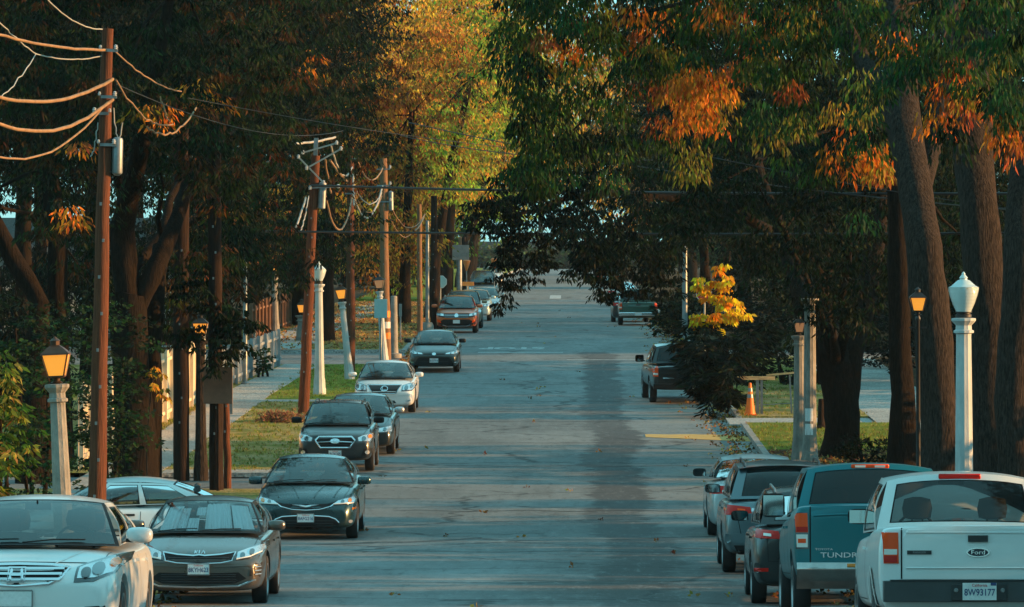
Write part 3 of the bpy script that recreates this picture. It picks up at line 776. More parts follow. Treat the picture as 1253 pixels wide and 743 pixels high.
def bars(car, x0fn, zs, m, parent, wd=.006, off=.02, axis='F', name='grille_bar'):
    mb = MB()
    for z in zs:
        a = x0fn(z); car.ribbon(axis, [(-a, z), (0, z), (a, z)], wd, off, mb)
    car.part(name, mb, m, parent)
def mesh_dots(*a): pass

SEDAN = dict(hd=.05, crown=.058, L=4.86, W=1.86, H=1.465, wb=2.80, fo=.95, r=.335, yc=1.10, yt=1.95, yr=3.35, yd=4.15, zc=.97, zd=1.06,
             top=[(0,.63),(.05,.70),(.16,.755),(.5,.845),(1.1,.955),(1.6,.97),(3.6,1.0),(4.15,1.055),(4.6,1.06),(4.80,1.0),(4.86,.86)],
             sh=[(0,.56),(.16,.66),(.5,.75),(1.1,.85),(2.5,.90),(4.0,.95),(4.7,.93),(4.86,.8)])
def var(base, **k):
    d = dict(base); d.update(k); return d
def scaleprof(prof, sy, sz, z0=0): return [(a*sy, z0+(b-z0)*sz) for a, b in prof]
def car_white_foreground():
    S = var(SEDAN, L=4.93, W=1.85, H=1.475, wheelbase=2.8, zc=.99, yc=1.12, yt=2.0, nose=.80, top=[(0,.66),(.05,.745),(.16,.80),(.5,.875),(1.1,.975),(1.6,.98),(3.6,1.0),(4.2,1.06),(4.68,1.06),(4.88,1.0),(4.93,.86)],
            sh=[(0,.60),(.16,.70),(.5,.80),(1.1,.88),(2.5,.92),(4.0,.96),(4.7,.93),(4.93,.8)], hy=.30)
    c = Car('parked_car', 'white sedan with barred chrome grille, cut off by the edge, under the leaning lantern', 'car', M['p_white'], S)
    g = [(-.47,.795),(-.30,.815),(0,.822),(.30,.815),(.47,.795),(.40,.70),(.30,.655),(0,.635),(-.30,.655),(-.40,.70)]
    go = c.feat('grille', 'F', g, M['black'], .004); surround(c, g, .011, M['chrome'])
    bars(c, lambda z: .40+(z-.7)*.3, (.69,.735,.78), M['chrome'], go, .010)
    mb = MB(); c.ribbon('F', [(-.055,.68),(-.045,.76)], .012, .034, mb); c.ribbon('F', [(.055,.68),(.045,.76)], .012, .034, mb); c.ribbon('F', [(-.05,.72),(.05,.72)], .011, .034, mb)
    e = c.part('emblem', mb, M['chrome']); c.line('emblem_ring', 'F', [(-.08,.665),(-.075,.775),(.075,.775),(.08,.665),(-.08,.665)], .008, M['chrome'], .032)
    c.headlight([(.52,.665),(.53,.80),(.60,.835),(.86,.93),(.89,.86),(.86,.75),(.70,.675)], bulbs=((.62,.745,.045,'lensdark'),(.72,.78,.055,'mirror'),(.83,.84,.035,'amber')))
    lo = c.feat('lower_intake', 'F', [(-.52,.30),(.52,.30),(.46,.44),(-.46,.44)], M['black'], .004); bars(c, lambda z: .46, (.34,.39), M['trim'], lo)
    c.feat('fog_lamp_pod', 'F', [(.60,.32),(.80,.36),(.80,.46),(.62,.45)], M['black'], .004, mirror=True)
    c.feat('fog_lamp', 'F', [(.66,.36),(.74,.37),(.74,.43),(.66,.43)], M['lens'], .012, mirror=True)
    c.line('hood_crease', 'T', [(.30,-2.2),(.52,-1.5)], .008, c.paint, .006, mirror=True)
    c.line('hood_gap', 'F', [(-.62,.84),(-.3,.846),(0,.85),(.3,.846),(.62,.84)], .004, M['black'], .002)
    c.plate('F', .52, '')
    return c
def car_bronze():
    S = var(SEDAN, seats=True, hy=.22, nose=.78, wglass='clear')
    c = Car('parked_car', 'bronze grey sedan with foil sunshades behind its windshield', 'car', M['p_bronze'], S)
    g = [(-.50,.735),(-.30,.705),(-.08,.69),(0,.70),(.08,.69),(.30,.705),(.50,.735),(.46,.625),(.30,.60),(0,.59),(-.30,.60),(-.46,.625)]
    go = c.feat('grille', 'F', g, M['black'], .004); surround(c, g, .008, M['chrome'])
    bars(c, lambda z: .42, (.615,.64,.665), M['trim'], go, .004, .010)
    c.headlight([(.49,.63),(.50,.735),(.66,.80),(.88,.865),(.90,.80),(.85,.72),(.70,.655)], bulbs=((.60,.69,.035,'mirror'),(.72,.735,.035,'lensdark')), drl=[(.52,.645),(.70,.675),(.84,.74)])
    lo = c.feat('lower_intake', 'F', [(-.66,.385),(-.55,.47),(0,.455),(.55,.47),(.66,.385),(.50,.315),(0,.30),(-.50,.315)], M['black'], .004)
    bars(c, lambda z: .52, (.34,.375,.41,.44), M['trim'], lo, .004, .010)
    c.line('intake_trim', 'F', [(-.78,.37),(-.55,.285),(0,.27),(.55,.285),(.78,.37)], .012, M['chrome'], .012)
    for k in (1, -1):
        o = c.part('fog_lamp_pod', c.patch('F', [(k*.70,.42),(k*.84,.40),(k*.86,.60),(k*.78,.60),(k*.76,.53),(k*.71,.50)][::k], .004), M['black'])
        mb = MB(); 
        for q in range(3): c.ribbon('F', [(k*.77,.44+.05*q),(k*.845,.445+.05*q)], .006, .012, mb)
        c.part('fog_lamp', mb, M['lens'], o)
    c.line('bumper_crease', 'F', [(-.84,.57),(-.5,.555),(-.2,.55)], .012, c.paint, .008); c.line('bumper_crease', 'F', [(.84,.57),(.5,.555),(.2,.55)], .012, c.paint, .008)
    mb = MB(); c.ribbon('F', [(-.06,.715),(-.06,.755)], .007, .014, mb); c.ribbon('F', [(-.058,.735),(-.025,.752)], .006, .014, mb); c.ribbon('F', [(-.058,.735),(-.025,.718)], .006, .014, mb)
    c.ribbon('F', [(0,.715),(0,.755)], .007, .014, mb); c.ribbon('F', [(.03,.715),(.055,.755),(.08,.715)], .007, .014, mb); c.part('emblem', mb, M['chrome'])
    c.plate('F', .515, '8KYH623', out=.03)
    # crumpled sunshades standing inside the glass
    mb = MB(); rr = random.Random(4)
    def shade(v0, v1, u0, u1, ph):
        def f(u, v):
            p = c.ws(lerp(u0, u1, u), lerp(v0, v1, v)); return p+Vector((0, .075+.018*math.sin(v*24+ph)+.012*math.sin(u*5+ph+v*9), -.01))
        mb.grid(f, 6, 16)
    shade(.10,.25,.08,.80,0); shade(.25,.335,.10,.72,2.2); shade(.50,.66,.10,.88,1); shade(.655,.74,.12,.90,3); shade(.755,.93,.10,.84,4.5); shade(.34,.44,.05,.40,4); shade(.40,.49,.48,.74,2)
    c.part('sunshade', mb, M['foil'], smooth=30)
    return c
def car_teal_sedan():
    S = var(SEDAN, L=4.87, W=1.87, H=1.49, nose=.74, yc=1.12, yt=2.05, yr=3.3, yd=4.35, zd=1.10, zc=.99, xr=.60, mz=1.03,
            top=[(0,.60),(.05,.69),(.16,.77),(.5,.88),(1.1,.975),(1.6,.985),(3.6,1.02),(4.3,1.10),(4.68,1.08),(4.82,1.0),(4.87,.86)],
            sh=[(0,.53),(.16,.66),(.5,.79),(1.1,.88),(2.5,.92),(4.0,.98),(4.7,.95),(4.87,.8)], hy=.22)
    c = Car('parked_car', 'dark teal sedan with a thin winged grille and chrome arch over its lower intake', 'car', M['p_teal_dark'], S)
    g = [(-.56,.705),(-.40,.665),(0,.655),(.40,.665),(.56,.705),(.44,.62),(.25,.575),(0,.56),(-.25,.575),(-.44,.62)]
    go = c.feat('grille', 'F', g, M['black'], .004)
    c.line('grille_surround', 'F', [(-.60,.715),(-.44,.61),(-.25,.565),(0,.55),(.25,.565),(.44,.61),(.60,.715)], .008, M['chrome'], .012)
    mb = MB(); c.ribbon('F', [(-.24,.637),(-.08,.622),(0,.610),(.08,.622),(.24,.637)], .012, .022, mb, tap=True); c.part('emblem', mb, M['chrome'])
    c.headlight([(.46,.645),(.62,.735),(.86,.80),(.90,.74),(.86,.665),(.62,.64)], bulbs=((.66,.69,.032,'mirror'),(.78,.715,.03,'amber')), drl=[(.50,.65),(.84,.67)])
    lo = c.feat('lower_intake', 'F', [(-.62,.22),(-.58,.34),(-.42,.43),(0,.455),(.42,.43),(.58,.34),(.62,.22)], M['black'], .004)
    bars(c, lambda z: .50, (.26,.31,.36), M['trim'], lo, .005, .01)
    c.line('intake_trim', 'F', [(-.60,.33),(-.54,.39),(-.42,.435),(0,.458),(.42,.435),(.54,.39),(.60,.33)], .011, M['chrome'], .016)
    for k in (1,-1):
        c.part('fog_lamp', c.patch('F', [(k*(.80+.035*math.cos(a)), .345+.03*math.sin(a)) for a in [2*math.pi*i/12 for i in range(12)]], .01, res=.03), M['lens'])
        c.part('side_marker', c.patch('F', [(k*.83,.55),(k*.89,.56),(k*.89,.60),(k*.83,.59)][::k], .008), M['amber'])
        c.line('hood_crease', 'T', [(k*.14,-2.25),(k*.30,-1.4)], .010, c.paint, .010); c.line('hood_crease', 'T', [(k*.50,-2.2),(k*.62,-1.4)], .010, c.paint, .010)
    c.line('bumper_lip', 'F', [(-.80,.28),(-.6,.215),(0,.20),(.6,.215),(.80,.28)], .012, c.paint, .012)
    c.plate('F', .41, '8AFG216', out=.03)
    return c
CROSS = dict(hd=.045, crown=.045, L=4.45, W=1.80, H=1.60, wb=2.64, fo=.90, r=.345, zb=.26, yc=1.02, yt=1.80, yr=3.95, yd=4.25, zc=1.06, zd=1.12, xr=.63, cvr=.10,
             top=[(0,.74),(.05,.84),(.16,.90),(.5,.97),(1.02,1.05),(1.6,1.06),(3.4,1.10),(4.25,1.12),(4.38,1.08),(4.45,.9)],
             sh=[(0,.66),(.16,.80),(.5,.89),(1.1,.96),(2.5,1.0),(4.0,1.04),(4.45,.85)], wins=[(.07,.36),(.39,.66),(.69,.90)], rwin=(.08,.90,.10), doors=[.03,.38,.68])
def roof_rails(c, m='trim', h=.05):
    for k in (.07, .93):
        mb = MB(); pts = [c.rooffn(u, k)+Vector((0, 0, h*(1 if .05 < u < .95 else .1))) for u in (.02,.07,.2,.35,.5,.65,.8,.93,.98)]; mb.tube(pts, .016, 6)
        c.part('roof_rail', mb, M[m])
def car_crossover_dark():
    c = Car('parked_car', 'dark slate crossover with roof rails and chrome hexagonal grille', 'car', M['p_slate'], var(CROSS, mirm=M['black'], hy=.2), clad=True)
    g = [(-.46,.74),(-.38,.82),(.38,.82),(.46,.74),(.34,.575),(-.34,.575)]
    go = c.feat('grille', 'F', g, M['black'], .004); surround(c, g, .017, M['chrome']); bars(c, lambda z: .36, (.65,.72,.77), M['trim'], go, .006, .012)
    c.line('grille_wing', 'F', [(-.40,.70),(-.12,.715),(.12,.715),(.40,.70)], .013, M['chrome'], .022)
    c.feat('emblem', 'F', [(.11*math.cos(a), .725+.055*math.sin(a)) for a in [2*math.pi*i/16 for i in range(16)]], M['chrome'], .026)
    c.headlight([(.52,.70),(.50,.80),(.62,.86),(.87,.92),(.88,.80),(.80,.69)], bulbs=((.66,.775,.05,'mirror'),(.79,.82,.035,'amber')))
    c.feat('lower_intake', 'F', [(-.52,.30),(.52,.30),(.44,.50),(-.44,.50)], M['trim'], .005)
    for k in (1,-1):
        o = c.part('fog_lamp_pod', c.patch('F', [(k*.60,.38),(k*.84,.42),(k*.85,.56),(k*.66,.55)][::k], .006), M['black'])
        c.part('fog_lamp', c.patch('F', [(k*.74+.05*math.cos(a), .47+.045*math.sin(a)) for a in [2*math.pi*i/12 for i in range(12)]], .014, res=.04), M['lens'], o)
    roof_rails(c); c.plate('F', .44, '7LTK305', out=.03); return c
def car_white_lux():
    S = var(SEDAN, L=5.0, W=1.83, H=1.47, nose=.80, seatm='seat_grey', zc=.98, hy=.2)
    c = Car('parked_car', 'pearl white sedan with a trapezoid grille and round twin headlamps', 'car', M['p_white'], S)
    g = [(-.50,.81),(.50,.81),(.34,.58),(-.34,.58)]
    c.feat('grille', 'F', g, M['trim'], .004); surround(c, g, .010, M['chrome']); bars(c, lambda z: .30+(z-.58)*.8, (.62,.66,.70,.74,.78), M['black'], None, .006, .012)
    mb = MB(); c.ribbon('F', [(-.06,.75),(-.06,.665),(.07,.665)], .012, .022, mb); c.part('emblem', mb, M['chrome'])
    c.line('emblem_ring', 'F', [(.10*math.cos(a), .705+.07*math.sin(a)) for a in [2*math.pi*i/16 for i in range(17)]], .009, M['chrome'], .022)
    c.headlight([(.50,.64),(.53,.80),(.70,.85),(.88,.87),(.90,.76),(.80,.65)], bulbs=((.64,.735,.06,'mirror'),(.78,.77,.045,'lensdark')))
    c.feat('lower_intake', 'F', [(-.36,.30),(.36,.30),(.30,.38),(-.30,.38)], M['black'], .004)
    c.feat('fog_lamp', 'F', [(.62,.33),(.76,.36),(.76,.41),(.62,.38)], M['lens'], .006, mirror=True)
    c.line('bumper_crease', 'F', [(-.84,.55),(-.4,.53),(0,.52),(.4,.53),(.84,.55)], .010, M['p_white'], .010)
    return c
def car_dark_compact():
    S = var(SEDAN, L=4.63, W=1.78, H=1.435, wb=2.70, nose=.76, mirm=M['black'], yc=1.05, yt=1.85, yr=3.2, yd=4.05,
            top=[(0,.60),(.05,.68),(.16,.745),(.5,.84),(1.05,.95),(1.6,.97),(3.6,1.0),(4.05,1.05),(4.4,1.04),(4.58,.98),(4.63,.84)],
            sh=[(0,.54),(.16,.65),(.5,.75),(1.1,.85),(2.5,.90),(3.9,.95),(4.5,.91),(4.63,.8)])
    c = Car('parked_car', 'dark green grey compact sedan with a wide black trapezoid intake by the stop line', 'car', M['p_slate2'], S)
    g = [(-.58,.48),(-.50,.54),(.50,.54),(.58,.48),(.70,.26),(.52,.20),(-.52,.20),(-.70,.26)]
    lo = c.feat('lower_intake', 'F', g, M['black'], .004); bars(c, lambda z: .5, (.28,.34,.40), M['trim'], lo, .006, .012)
    c.headlight([(.36,.625),(.38,.675),(.62,.725),(.86,.78),(.88,.70),(.70,.635)], bulbs=((.58,.67,.025,'mirror'),(.72,.70,.03,'mirror')))
    c.feat('upper_grille', 'F', [(-.36,.63),(.36,.63),(.37,.665),(-.37,.665)], M['black'], .004)
    c.feat('emblem', 'F', [(.07*math.cos(a), .65+.045*math.sin(a)) for a in [2*math.pi*i/14 for i in range(14)]], M['chrome'], .012)
    c.feat('fog_lamp', 'F', [(.70,.34),(.84,.36),(.84,.39),(.70,.37)], M['lens'], .008, mirror=True)
    c.line('bumper_lip', 'F', [(-.76,.24),(-.5,.18),(0,.17),(.5,.18),(.76,.24)], .012, M['trim'], .012)
    c.plate('F', .43, '8CRT914', out=.02); return c
def car_orange():
    c = Car('parked_car', 'bright orange compact crossover with thin black grille and pale roof rails', 'car', M['p_orange'], var(CROSS, L=4.38, W=1.84, H=1.62, mirm=M['p_orange'], hi=False), clad=True)
    c.feat('grille', 'F', [(-.86,.86),(.86,.86),(.80,.72),(.40,.66),(-.40,.66),(-.80,.72)], M['black'], .004)
    c.headlight([(.52,.72),(.54,.84),(.88,.90),(.88,.76)], bulbs=((.72,.81,.04,'mirror'),))
    c.line('grille_bar', 'F', [(-.52,.78),(.52,.78)], .010, M['chrome'], .012); c.line('grille_bar', 'F', [(-.52,.70),(.52,.70)], .008, M['chrome'], .012)
    c.feat('emblem', 'F', [(.085*math.cos(a), .765+.085*math.sin(a)) for a in [2*math.pi*i/14 for i in range(14)]], M['chrome'], .016)
    c.feat('lower_intake', 'F', [(-.86,.30),(.86,.30),(.84,.44),(.56,.60),(-.56,.60),(-.84,.44)], M['black'], .006)
    c.line('intake_trim', 'F', [(-.60,.36),(-.40,.31),(.40,.31),(.60,.36)], .018, M['chrome'], .016)
    c.feat('fog_lamp', 'F', [(.66,.44),(.82,.50),(.82,.60),(.70,.56)], M['redor'], .012, mirror=True)
    c.plate('F', .50, '', out=.03); roof_rails(c, 'chrome'); return c
def generic_front(name, label, pm, base, cat='car', hi=False, suv=False, rails=False, clad=None, grille='trim'):
    c = Car(name, label, cat, pm, var(base, hi=hi), clad=clad); zt = interp(base['top'], .05)
    c.feat('grille', 'F', [(-.46,zt-.03),(.46,zt-.03),(.38,zt-.19),(-.38,zt-.19)], M[grille], .005); bars(c, lambda z: .38, (zt-.07, zt-.12), M['chrome'], None, .007, .014)
    c.headlight([(.50,zt-.15),(.52,zt-.02),(.84,zt+.04),(.86,zt-.12)], bulbs=((.68,zt-.06,.04,'mirror'),))
    c.feat('lower_intake', 'F', [(-.5,.30),(.5,.30),(.42,.42),(-.42,.42)], M['black'], .005)
    c.plate('F', .48, '', out=.02)
    if rails: roof_rails(c)
    return c
def taillights_simple(c, x0, x1, z0, z1, m='red'):
    c.taillight([([(x0,z0),(x1,z0+.02),(x1,z1),(x0,z1)], m), ([(x0+.01,z0+.02),(x1-.01,z0+.03),(x1-.01,z0+.07),(x0+.01,z0+.07)], 'white_lamp')])
TRUCK = dict(L=5.2, W=1.78, H=1.70, wb=3.05, fo=.80, r=.355, zb=.36, yc=1.25, yt=1.85, yr=2.95, yd=3.12, zc=1.08, zd=1.10, xr=.66, xb=.80, cvr=.05, curve=.18, rbulge=.02, tk=.93, bulge=.99,
             top=[(0,.86),(.05,.95),(.16,.99),(.6,1.03),(1.25,1.06),(1.8,1.07),(3.1,1.09),(3.3,1.10),(5.0,1.10),(5.15,1.095),(5.2,1.07)],
             sh=[(0,.78),(.16,.92),(1.1,1.0),(3.0,1.03),(5.1,1.05),(5.2,1.02)], wins=[(.08,.88)], rwin=(.10,.88,.07), doors=[.02,.86], handles=[.72], tail=.90, bed=(3.25,5.12,.62), nose=.86, drop=.07, hi=True)
def truck_back(c, tail_z, bump, gate, m_bump='black', handle=True, x_gate=None):
    pass
def truck_white():
    S = var(TRUCK, seatm='interior', rglass='light_glass', wglass='clear', sglass='glass', seat_y=1.05, zd=1.13, zc=1.10, xb=.83, W=1.79, xr=.68, rwin=(.13,.88,.07), mo=-.03, mz=1.26, tail=.97,
            top=[(0,.86),(.05,.95),(.16,.99),(.6,1.03),(1.25,1.08),(3.0,1.12),(3.2,1.19),(5.0,1.19),(5.15,1.19),(5.2,1.17)], sh=[(0,.78),(.16,.92),(1.1,1.02),(3.0,1.07),(3.3,1.13),(5.1,1.14),(5.2,1.12)])
    c = Car('pickup_truck', 'white compact pickup truck with a clear rear window showing two headrests', 'pickup truck', M['p_white2'], S)
    xg, z0, z1 = .69, .70, 1.18
    for k in (1,-1):
        c.part('tailgate_gap', c.ribbon('B', [(k*xg,z0),(k*xg,z1+.01)], .007, .004), M['black'])
    tg = c.part('tailgate', c.patch('B', [(-xg+.02,z0),(xg-.02,z0),(xg-.02,z1-.01),(-xg+.02,z1-.01)], .010, res=.08), c.paint)
    c.line('tailgate_crease', 'B', [(-xg+.04,.80),(xg-.04,.80)], .010, c.paint, .018, parent=tg); c.line('tailgate_crease', 'B', [(-xg+.04,1.12),(xg-.04,1.12)], .008, c.paint, .016, parent=tg)
    c.part('tailgate_handle', c.patch('B', [(-.09,1.035),(.09,1.035),(.09,1.095),(-.09,1.095)], .03, res=.04), M['trim'], tg)
    ov = [(.105*math.cos(a), .94+.042*math.sin(a)) for a in [2*math.pi*i/24 for i in range(24)]]
    e = c.part('emblem', c.patch('B', ov, .022, res=.03), M['chrome'], tg); c.part('emblem_face', c.patch('B', [(x*.88, .94+(z-.94)*.80) for x, z in ov], .026, res=.03), mat('dark emblem enamel', (.012,.02,.035), .25), tg)
    tb = MB(); h, n = c.hit('B', 0, .94); text_mb('Ford', .055, tb, lambda u, v, d: Vector((-u, h.y+.028+d, .94+v)), sx=1.25); c.part('lettering', tb, M['chrome'], tg)
    bd = c.part('model_badge', c.patch('B', [(-.64,.922),(-.42,.922),(-.42,.958),(-.64,.958)], .02, res=.05), M['trim'], tg)
    h, n = c.hit('B', -.53, .94); tb = MB(); text_mb('RANGER', .028, tb, lambda u, v, d: Vector((.53-u, h.y+.026+d, .94+v)), sx=1.1, bold=.01); c.part('lettering', tb, M['steelrim'], bd)
    c.taillight([([(.715,.84),(.85,.84),(.86,1.12),(.72,1.12)], 'redor'), ([(.73,.92),(.845,.92),(.845,.97),(.73,.97)], 'white_lamp'), ([(.73,.85),(.845,.85),(.845,.91),(.73,.91)], 'red')])
    bm = MB(); L = c.L
    bm.box((0, L/2+.06, .59), (1.72, .20, .19), 0); bm.box((0, L/2+.10, .69), (1.60, .14, .012), 1); bm.box((0, L/2+.165, .58), (.50, .02, .15), 1)
    b = c.part('rear_bumper', bm, [mat('dark bumper paint', (.045,.052,.055), .5, var=.3), M['trim']]); soften(b, .03, 3)
    c.plate_at = None
    p = MB().box((0, L/2+.184, .59), (.305, .01, .155)); po = c.part('license_plate', p, M['plate'])
    tb = MB(); text_mb('8W93177', .086, tb, lambda u, v, d: Vector((-u, L/2+.190+d, .58+v)), sx=.80, bold=.012); c.part('lettering', tb, M['platetxt'], po)
    tb = MB(); text_mb('California', .036, tb, lambda u, v, d: Vector((-u, L/2+.190+d, .645+v)), bold=.01); c.part('state_lettering', tb, M['platered'], po)
    sm = MB().add([(-.15,L/2+.191,.67),(-.15,L/2+.191,.643),(-.10,L/2+.191,.643),(-.10,L/2+.191,.67)], [(0,1,2,3)]); c.part('registration_sticker', sm, M['platetxt'], po)
    for k in (-1, 1): c.part('bumper_lamp', MB().lathe([(.022,0),(.015,.01)], 10, (k*.21, L/2+.176, .60), M=Matrix.Rotation(R(-90), 3, 'X')), M['steelrim'])
    third_lamp(c, .20, 'red', None)
    # dented fender lip on the near side
    c.line('wheel_arch_lip', 'L', [(c.yr+.42*math.cos(a), .37+.42*math.sin(a)) for a in [math.pi*i/14 for i in range(15)]], .022, c.paint, .02); c.line('wheel_arch_lip', 'R', [(c.yr+.42*math.cos(a), .37+.42*math.sin(a)) for a in [math.pi*i/14 for i in range(15)]], .022, c.paint, .02)
    return c
def third_lamp(c, wdt, m, m2):
    top = c.rg(1.0, .5); mb = MB(); n = 8
    mb.box(top+Vector((0, .012, -.028)), (wdt*2, .04, .05)); o = c.part('brake_lamp', mb, M[m]); soften(o, .012, 2)
    if m2:
        for k in (-1, 1):
            mb = MB().box(top+Vector((k*wdt*.52, .018, -.030)), (wdt*.55, .04, .026)); c.part('cargo_lamp', mb, M[m2], o)
def truck_teal():
    S = var(TRUCK, L=5.8, W=2.03, H=1.93, wb=3.7, fo=.95, r=.40, yc=1.5, yt=2.2, yr=3.75, yd=3.98, zc=1.27, zd=1.34, xb=.93, xr=.76, mbig=1, mo=.0, tail=.965, rwin=(.12,.88,.07), mirm=M['black'], rglass='dark_glass', wins=[(.07,.50),(.54,.92)], doors=[.02,.52,.93], handles=[.44,.84],
            top=[(0,1.0),(.05,1.10),(.16,1.15),(.7,1.2),(1.5,1.25),(2,1.26),(3.9,1.29),(4.1,1.40),(5.5,1.40),(5.74,1.40),(5.8,1.38)], sh=[(0,.9),(.16,1.08),(1.1,1.18),(3.0,1.22),(4.1,1.33),(5.7,1.35),(5.8,1.33)], bed=(4.1,5.72,.75), zb=.45, mz=1.36, seat_y=1.2)
    c = Car('pickup_truck', 'large teal pickup truck with a tall tailgate and a folded out towing mirror', 'pickup truck', M['p_teal'], S)
    xg, z0, z1 = .82, .70, 1.385
    tg = c.part('tailgate', c.patch('B', [(-xg+.01,z0),(xg-.01,z0),(xg-.01,z1-.01),(-xg+.01,z1-.01)], .010, res=.08), c.paint)
    for k in (1,-1): c.part('tailgate_gap', c.ribbon('B', [(k*xg,z0-.05),(k*xg,z1+.01)], .008, .004), M['black'])
    c.line('tailgate_crease', 'B', [(-.78,1.26),(-.5,1.275),(0,1.28),(.5,1.275),(.78,1.26)], .012, c.paint, .018, parent=tg)
    c.part('tailgate_handle', c.patch('B', [(-.13,1.17),(.13,1.17),(.13,1.25),(-.13,1.25)], .03, res=.05), M['black'], tg)
    h, n = c.hit('B', -.45, .80)
    tb = MB(); text_mb('TUNDRA', .085, tb, lambda u, v, d: Vector((.44-u, h.y+.016+d, .795+v)), sx=1.5, bold=.012); text_mb('TOYOTA', .034, tb, lambda u, v, d: Vector((.66-u, h.y+.016+d, .865+v)), sx=1.5, bold=.01); c.part('lettering', tb, M['chrome'], tg)
    c.taillight([([(.835,0.870),(.985,0.870),(1.0,1.300),(.845,1.300)], 'lensdark'), ([(.845,1.065),(.985,1.065),(.99,1.290),(.855,1.290)], 'redor'), ([(.85,1.070),(.98,1.070),(.98,1.130),(.85,1.130)], 'red'), ([(.85,0.890),(.975,0.890),(.98,1.040),(.85,1.040)], 'white_lamp'), ([(.87,0.940),(.96,0.940),(.96,0.990),(.87,0.990)], 'redor')])
    L = c.L; bm = MB()
    def f(u, v):
        x = (v*2-1)*.98; a = u; prof = [(.02,.72),(.15,.71),(.19,.65),(.15,.50),(.08,.40)]; i = min(3, int(a*4)); t = a*4-i
        y, z = lerp(prof[i][0], prof[i+1][0], t), lerp(prof[i][1], prof[i+1][1], t); dip = .05*math.exp(-(x/.22)**4)
        return (x, L/2-.04+y-.12*abs(v*2-1)**5, z-dip*(1-u))
    bm.grid(f, 16, 36); c.part('rear_bumper', bm, M['chrome_dark'], smooth=50)
    c.part('reflector', MB().box((.33, L/2+.16, .68), (.13, .02, .035)), M['amber'])
    third_lamp(c, .23, 'redor', 'white_lamp'); return c
def suv_grey():
    S = var(CROSS, L=4.85, W=1.92, H=1.76, wb=2.85, fo=.95, r=.37, zb=.30, yr=4.30, yd=4.62, yc=1.2, yt=1.95, zc=1.15, zd=1.17, xb=.86, xr=.68, rglass='dark_glass', mirm=M['black'],
            top=[(0,.84),(.05,.95),(.16,1.0),(.6,1.08),(1.2,1.14),(2,1.15),(3.8,1.17),(4.6,1.17),(4.78,1.12),(4.85,.98)], sh=[(0,.75),(.16,.90),(1.1,1.02),(3,1.06),(4.6,1.09),(4.85,.92)], wins=[(.06,.34),(.37,.62),(.65,.90)], tail=.88)
    c = Car('parked_suv', 'blue grey sport utility vehicle with red bar taillights and a dark rear window', 'suv', M['p_bluegrey'], S, clad=True)
    c.taillight([([(.50,.96),(.90,.93),(.93,1.09),(.52,1.05)], 'red'), ([(.60,.975),(.72,.97),(.72,1.03),(.60,1.02)], 'redor')])
    c.feat('hatch_trim', 'B', [(-.50,.985),(.50,.985),(.50,1.035),(-.50,1.035)], M['chrome'], .008)
    c.line('hatch_gap', 'B', [(-.74,1.13),(-.72,.90),(-.66,.60),(.66,.60),(.72,.90),(.74,1.13)], .006, M['black'], .003)
    c.feat('plate_recess', 'B', [(-.32,.72),(.32,.72),(.30,.90),(-.30,.90)], M['p_bluegrey'], -.004); c.plate('B', .80, '7RJM482', out=.01)
    c.feat('rear_bumper', 'B', [(-.90,.50),(.90,.50),(.88,.64),(-.88,.64)], M['p_bluegrey'], .03); c.feat('bumper_insert', 'B', [(-.7,.32),(.7,.32),(.78,.46),(-.78,.46)], M['black'], .012)
    roof_rails(c, 'trim', .06)
    sp = MB(); sp.grid(lambda u, v: c.rooffn(.97, v)+Vector((0, .16*u, .012-.02*u)), 3, 16); sp.grid(lambda u, v: c.rooffn(.97, v)+Vector((0, .16*u, -.012-.01*u)), 3, 16); c.part('spoiler', sp, c.paint)
    mb = MB(); a = c.rg(.10, .42); mb.bar(a+Vector((0,.03,0)), c.rg(.5, .32)+Vector((0,.03,0)), .014, .01); c.part('rear_wiper', mb, M['black'])
    return c
def suv_small():
    S = var(CROSS, L=4.4, W=1.80, H=1.64, yr=3.85, yd=4.2, rglass='glass', mirm=M['black'], tail=.86, rwin=(.10,.88,.12))
    c = Car('parked_car', 'small dark crossover hatchback almost hidden behind the teal pickup', 'car', M['p_black'], S, clad=True)
    c.taillight([([(.48,.93),(.86,.94),(.88,1.06),(.52,1.03)], 'red'), ([(.62,.965),(.72,.968),(.72,1.0),(.62,.997)], 'white_lamp')])
    c.line('hatch_gap', 'B', [(-.68,1.08),(-.66,.62),(.66,.62),(.68,1.08)], .006, M['black'], .003)
    c.feat('rear_bumper', 'B', [(-.84,.46),(.84,.46),(.82,.60),(-.82,.60)], M['p_black'], .03); c.feat('reflector', 'B', [(.66,.48),(.82,.48),(.82,.53),(.66,.53)], M['red'], .04, mirror=True)
    c.plate('B', .80, '8FSD227', out=.01); roof_rails(c, 'steelrim'); return c
def sedan_rear(name, label, pm, cat='car'):
    S = var(SEDAN, rglass='glass', mirm=M['black'], tail=.86)
    c = Car(name, label, cat, pm, S)
    c.taillight([([(.48,.82),(.88,.80),(.90,.95),(.52,.94)], 'red'), ([(.55,.84),(.66,.835),(.66,.87),(.55,.87)], 'white_lamp')])
    c.line('boot_gap', 'B', [(-.55,1.0),(-.48,.72),(.48,.72),(.55,1.0)], .006, M['black'], .003); c.plate('B', .80, '6XBP118', out=.01)
    c.feat('bumper_insert', 'B', [(-.6,.28),(.6,.28),(.66,.38),(-.66,.38)], M['black'], .01); return c
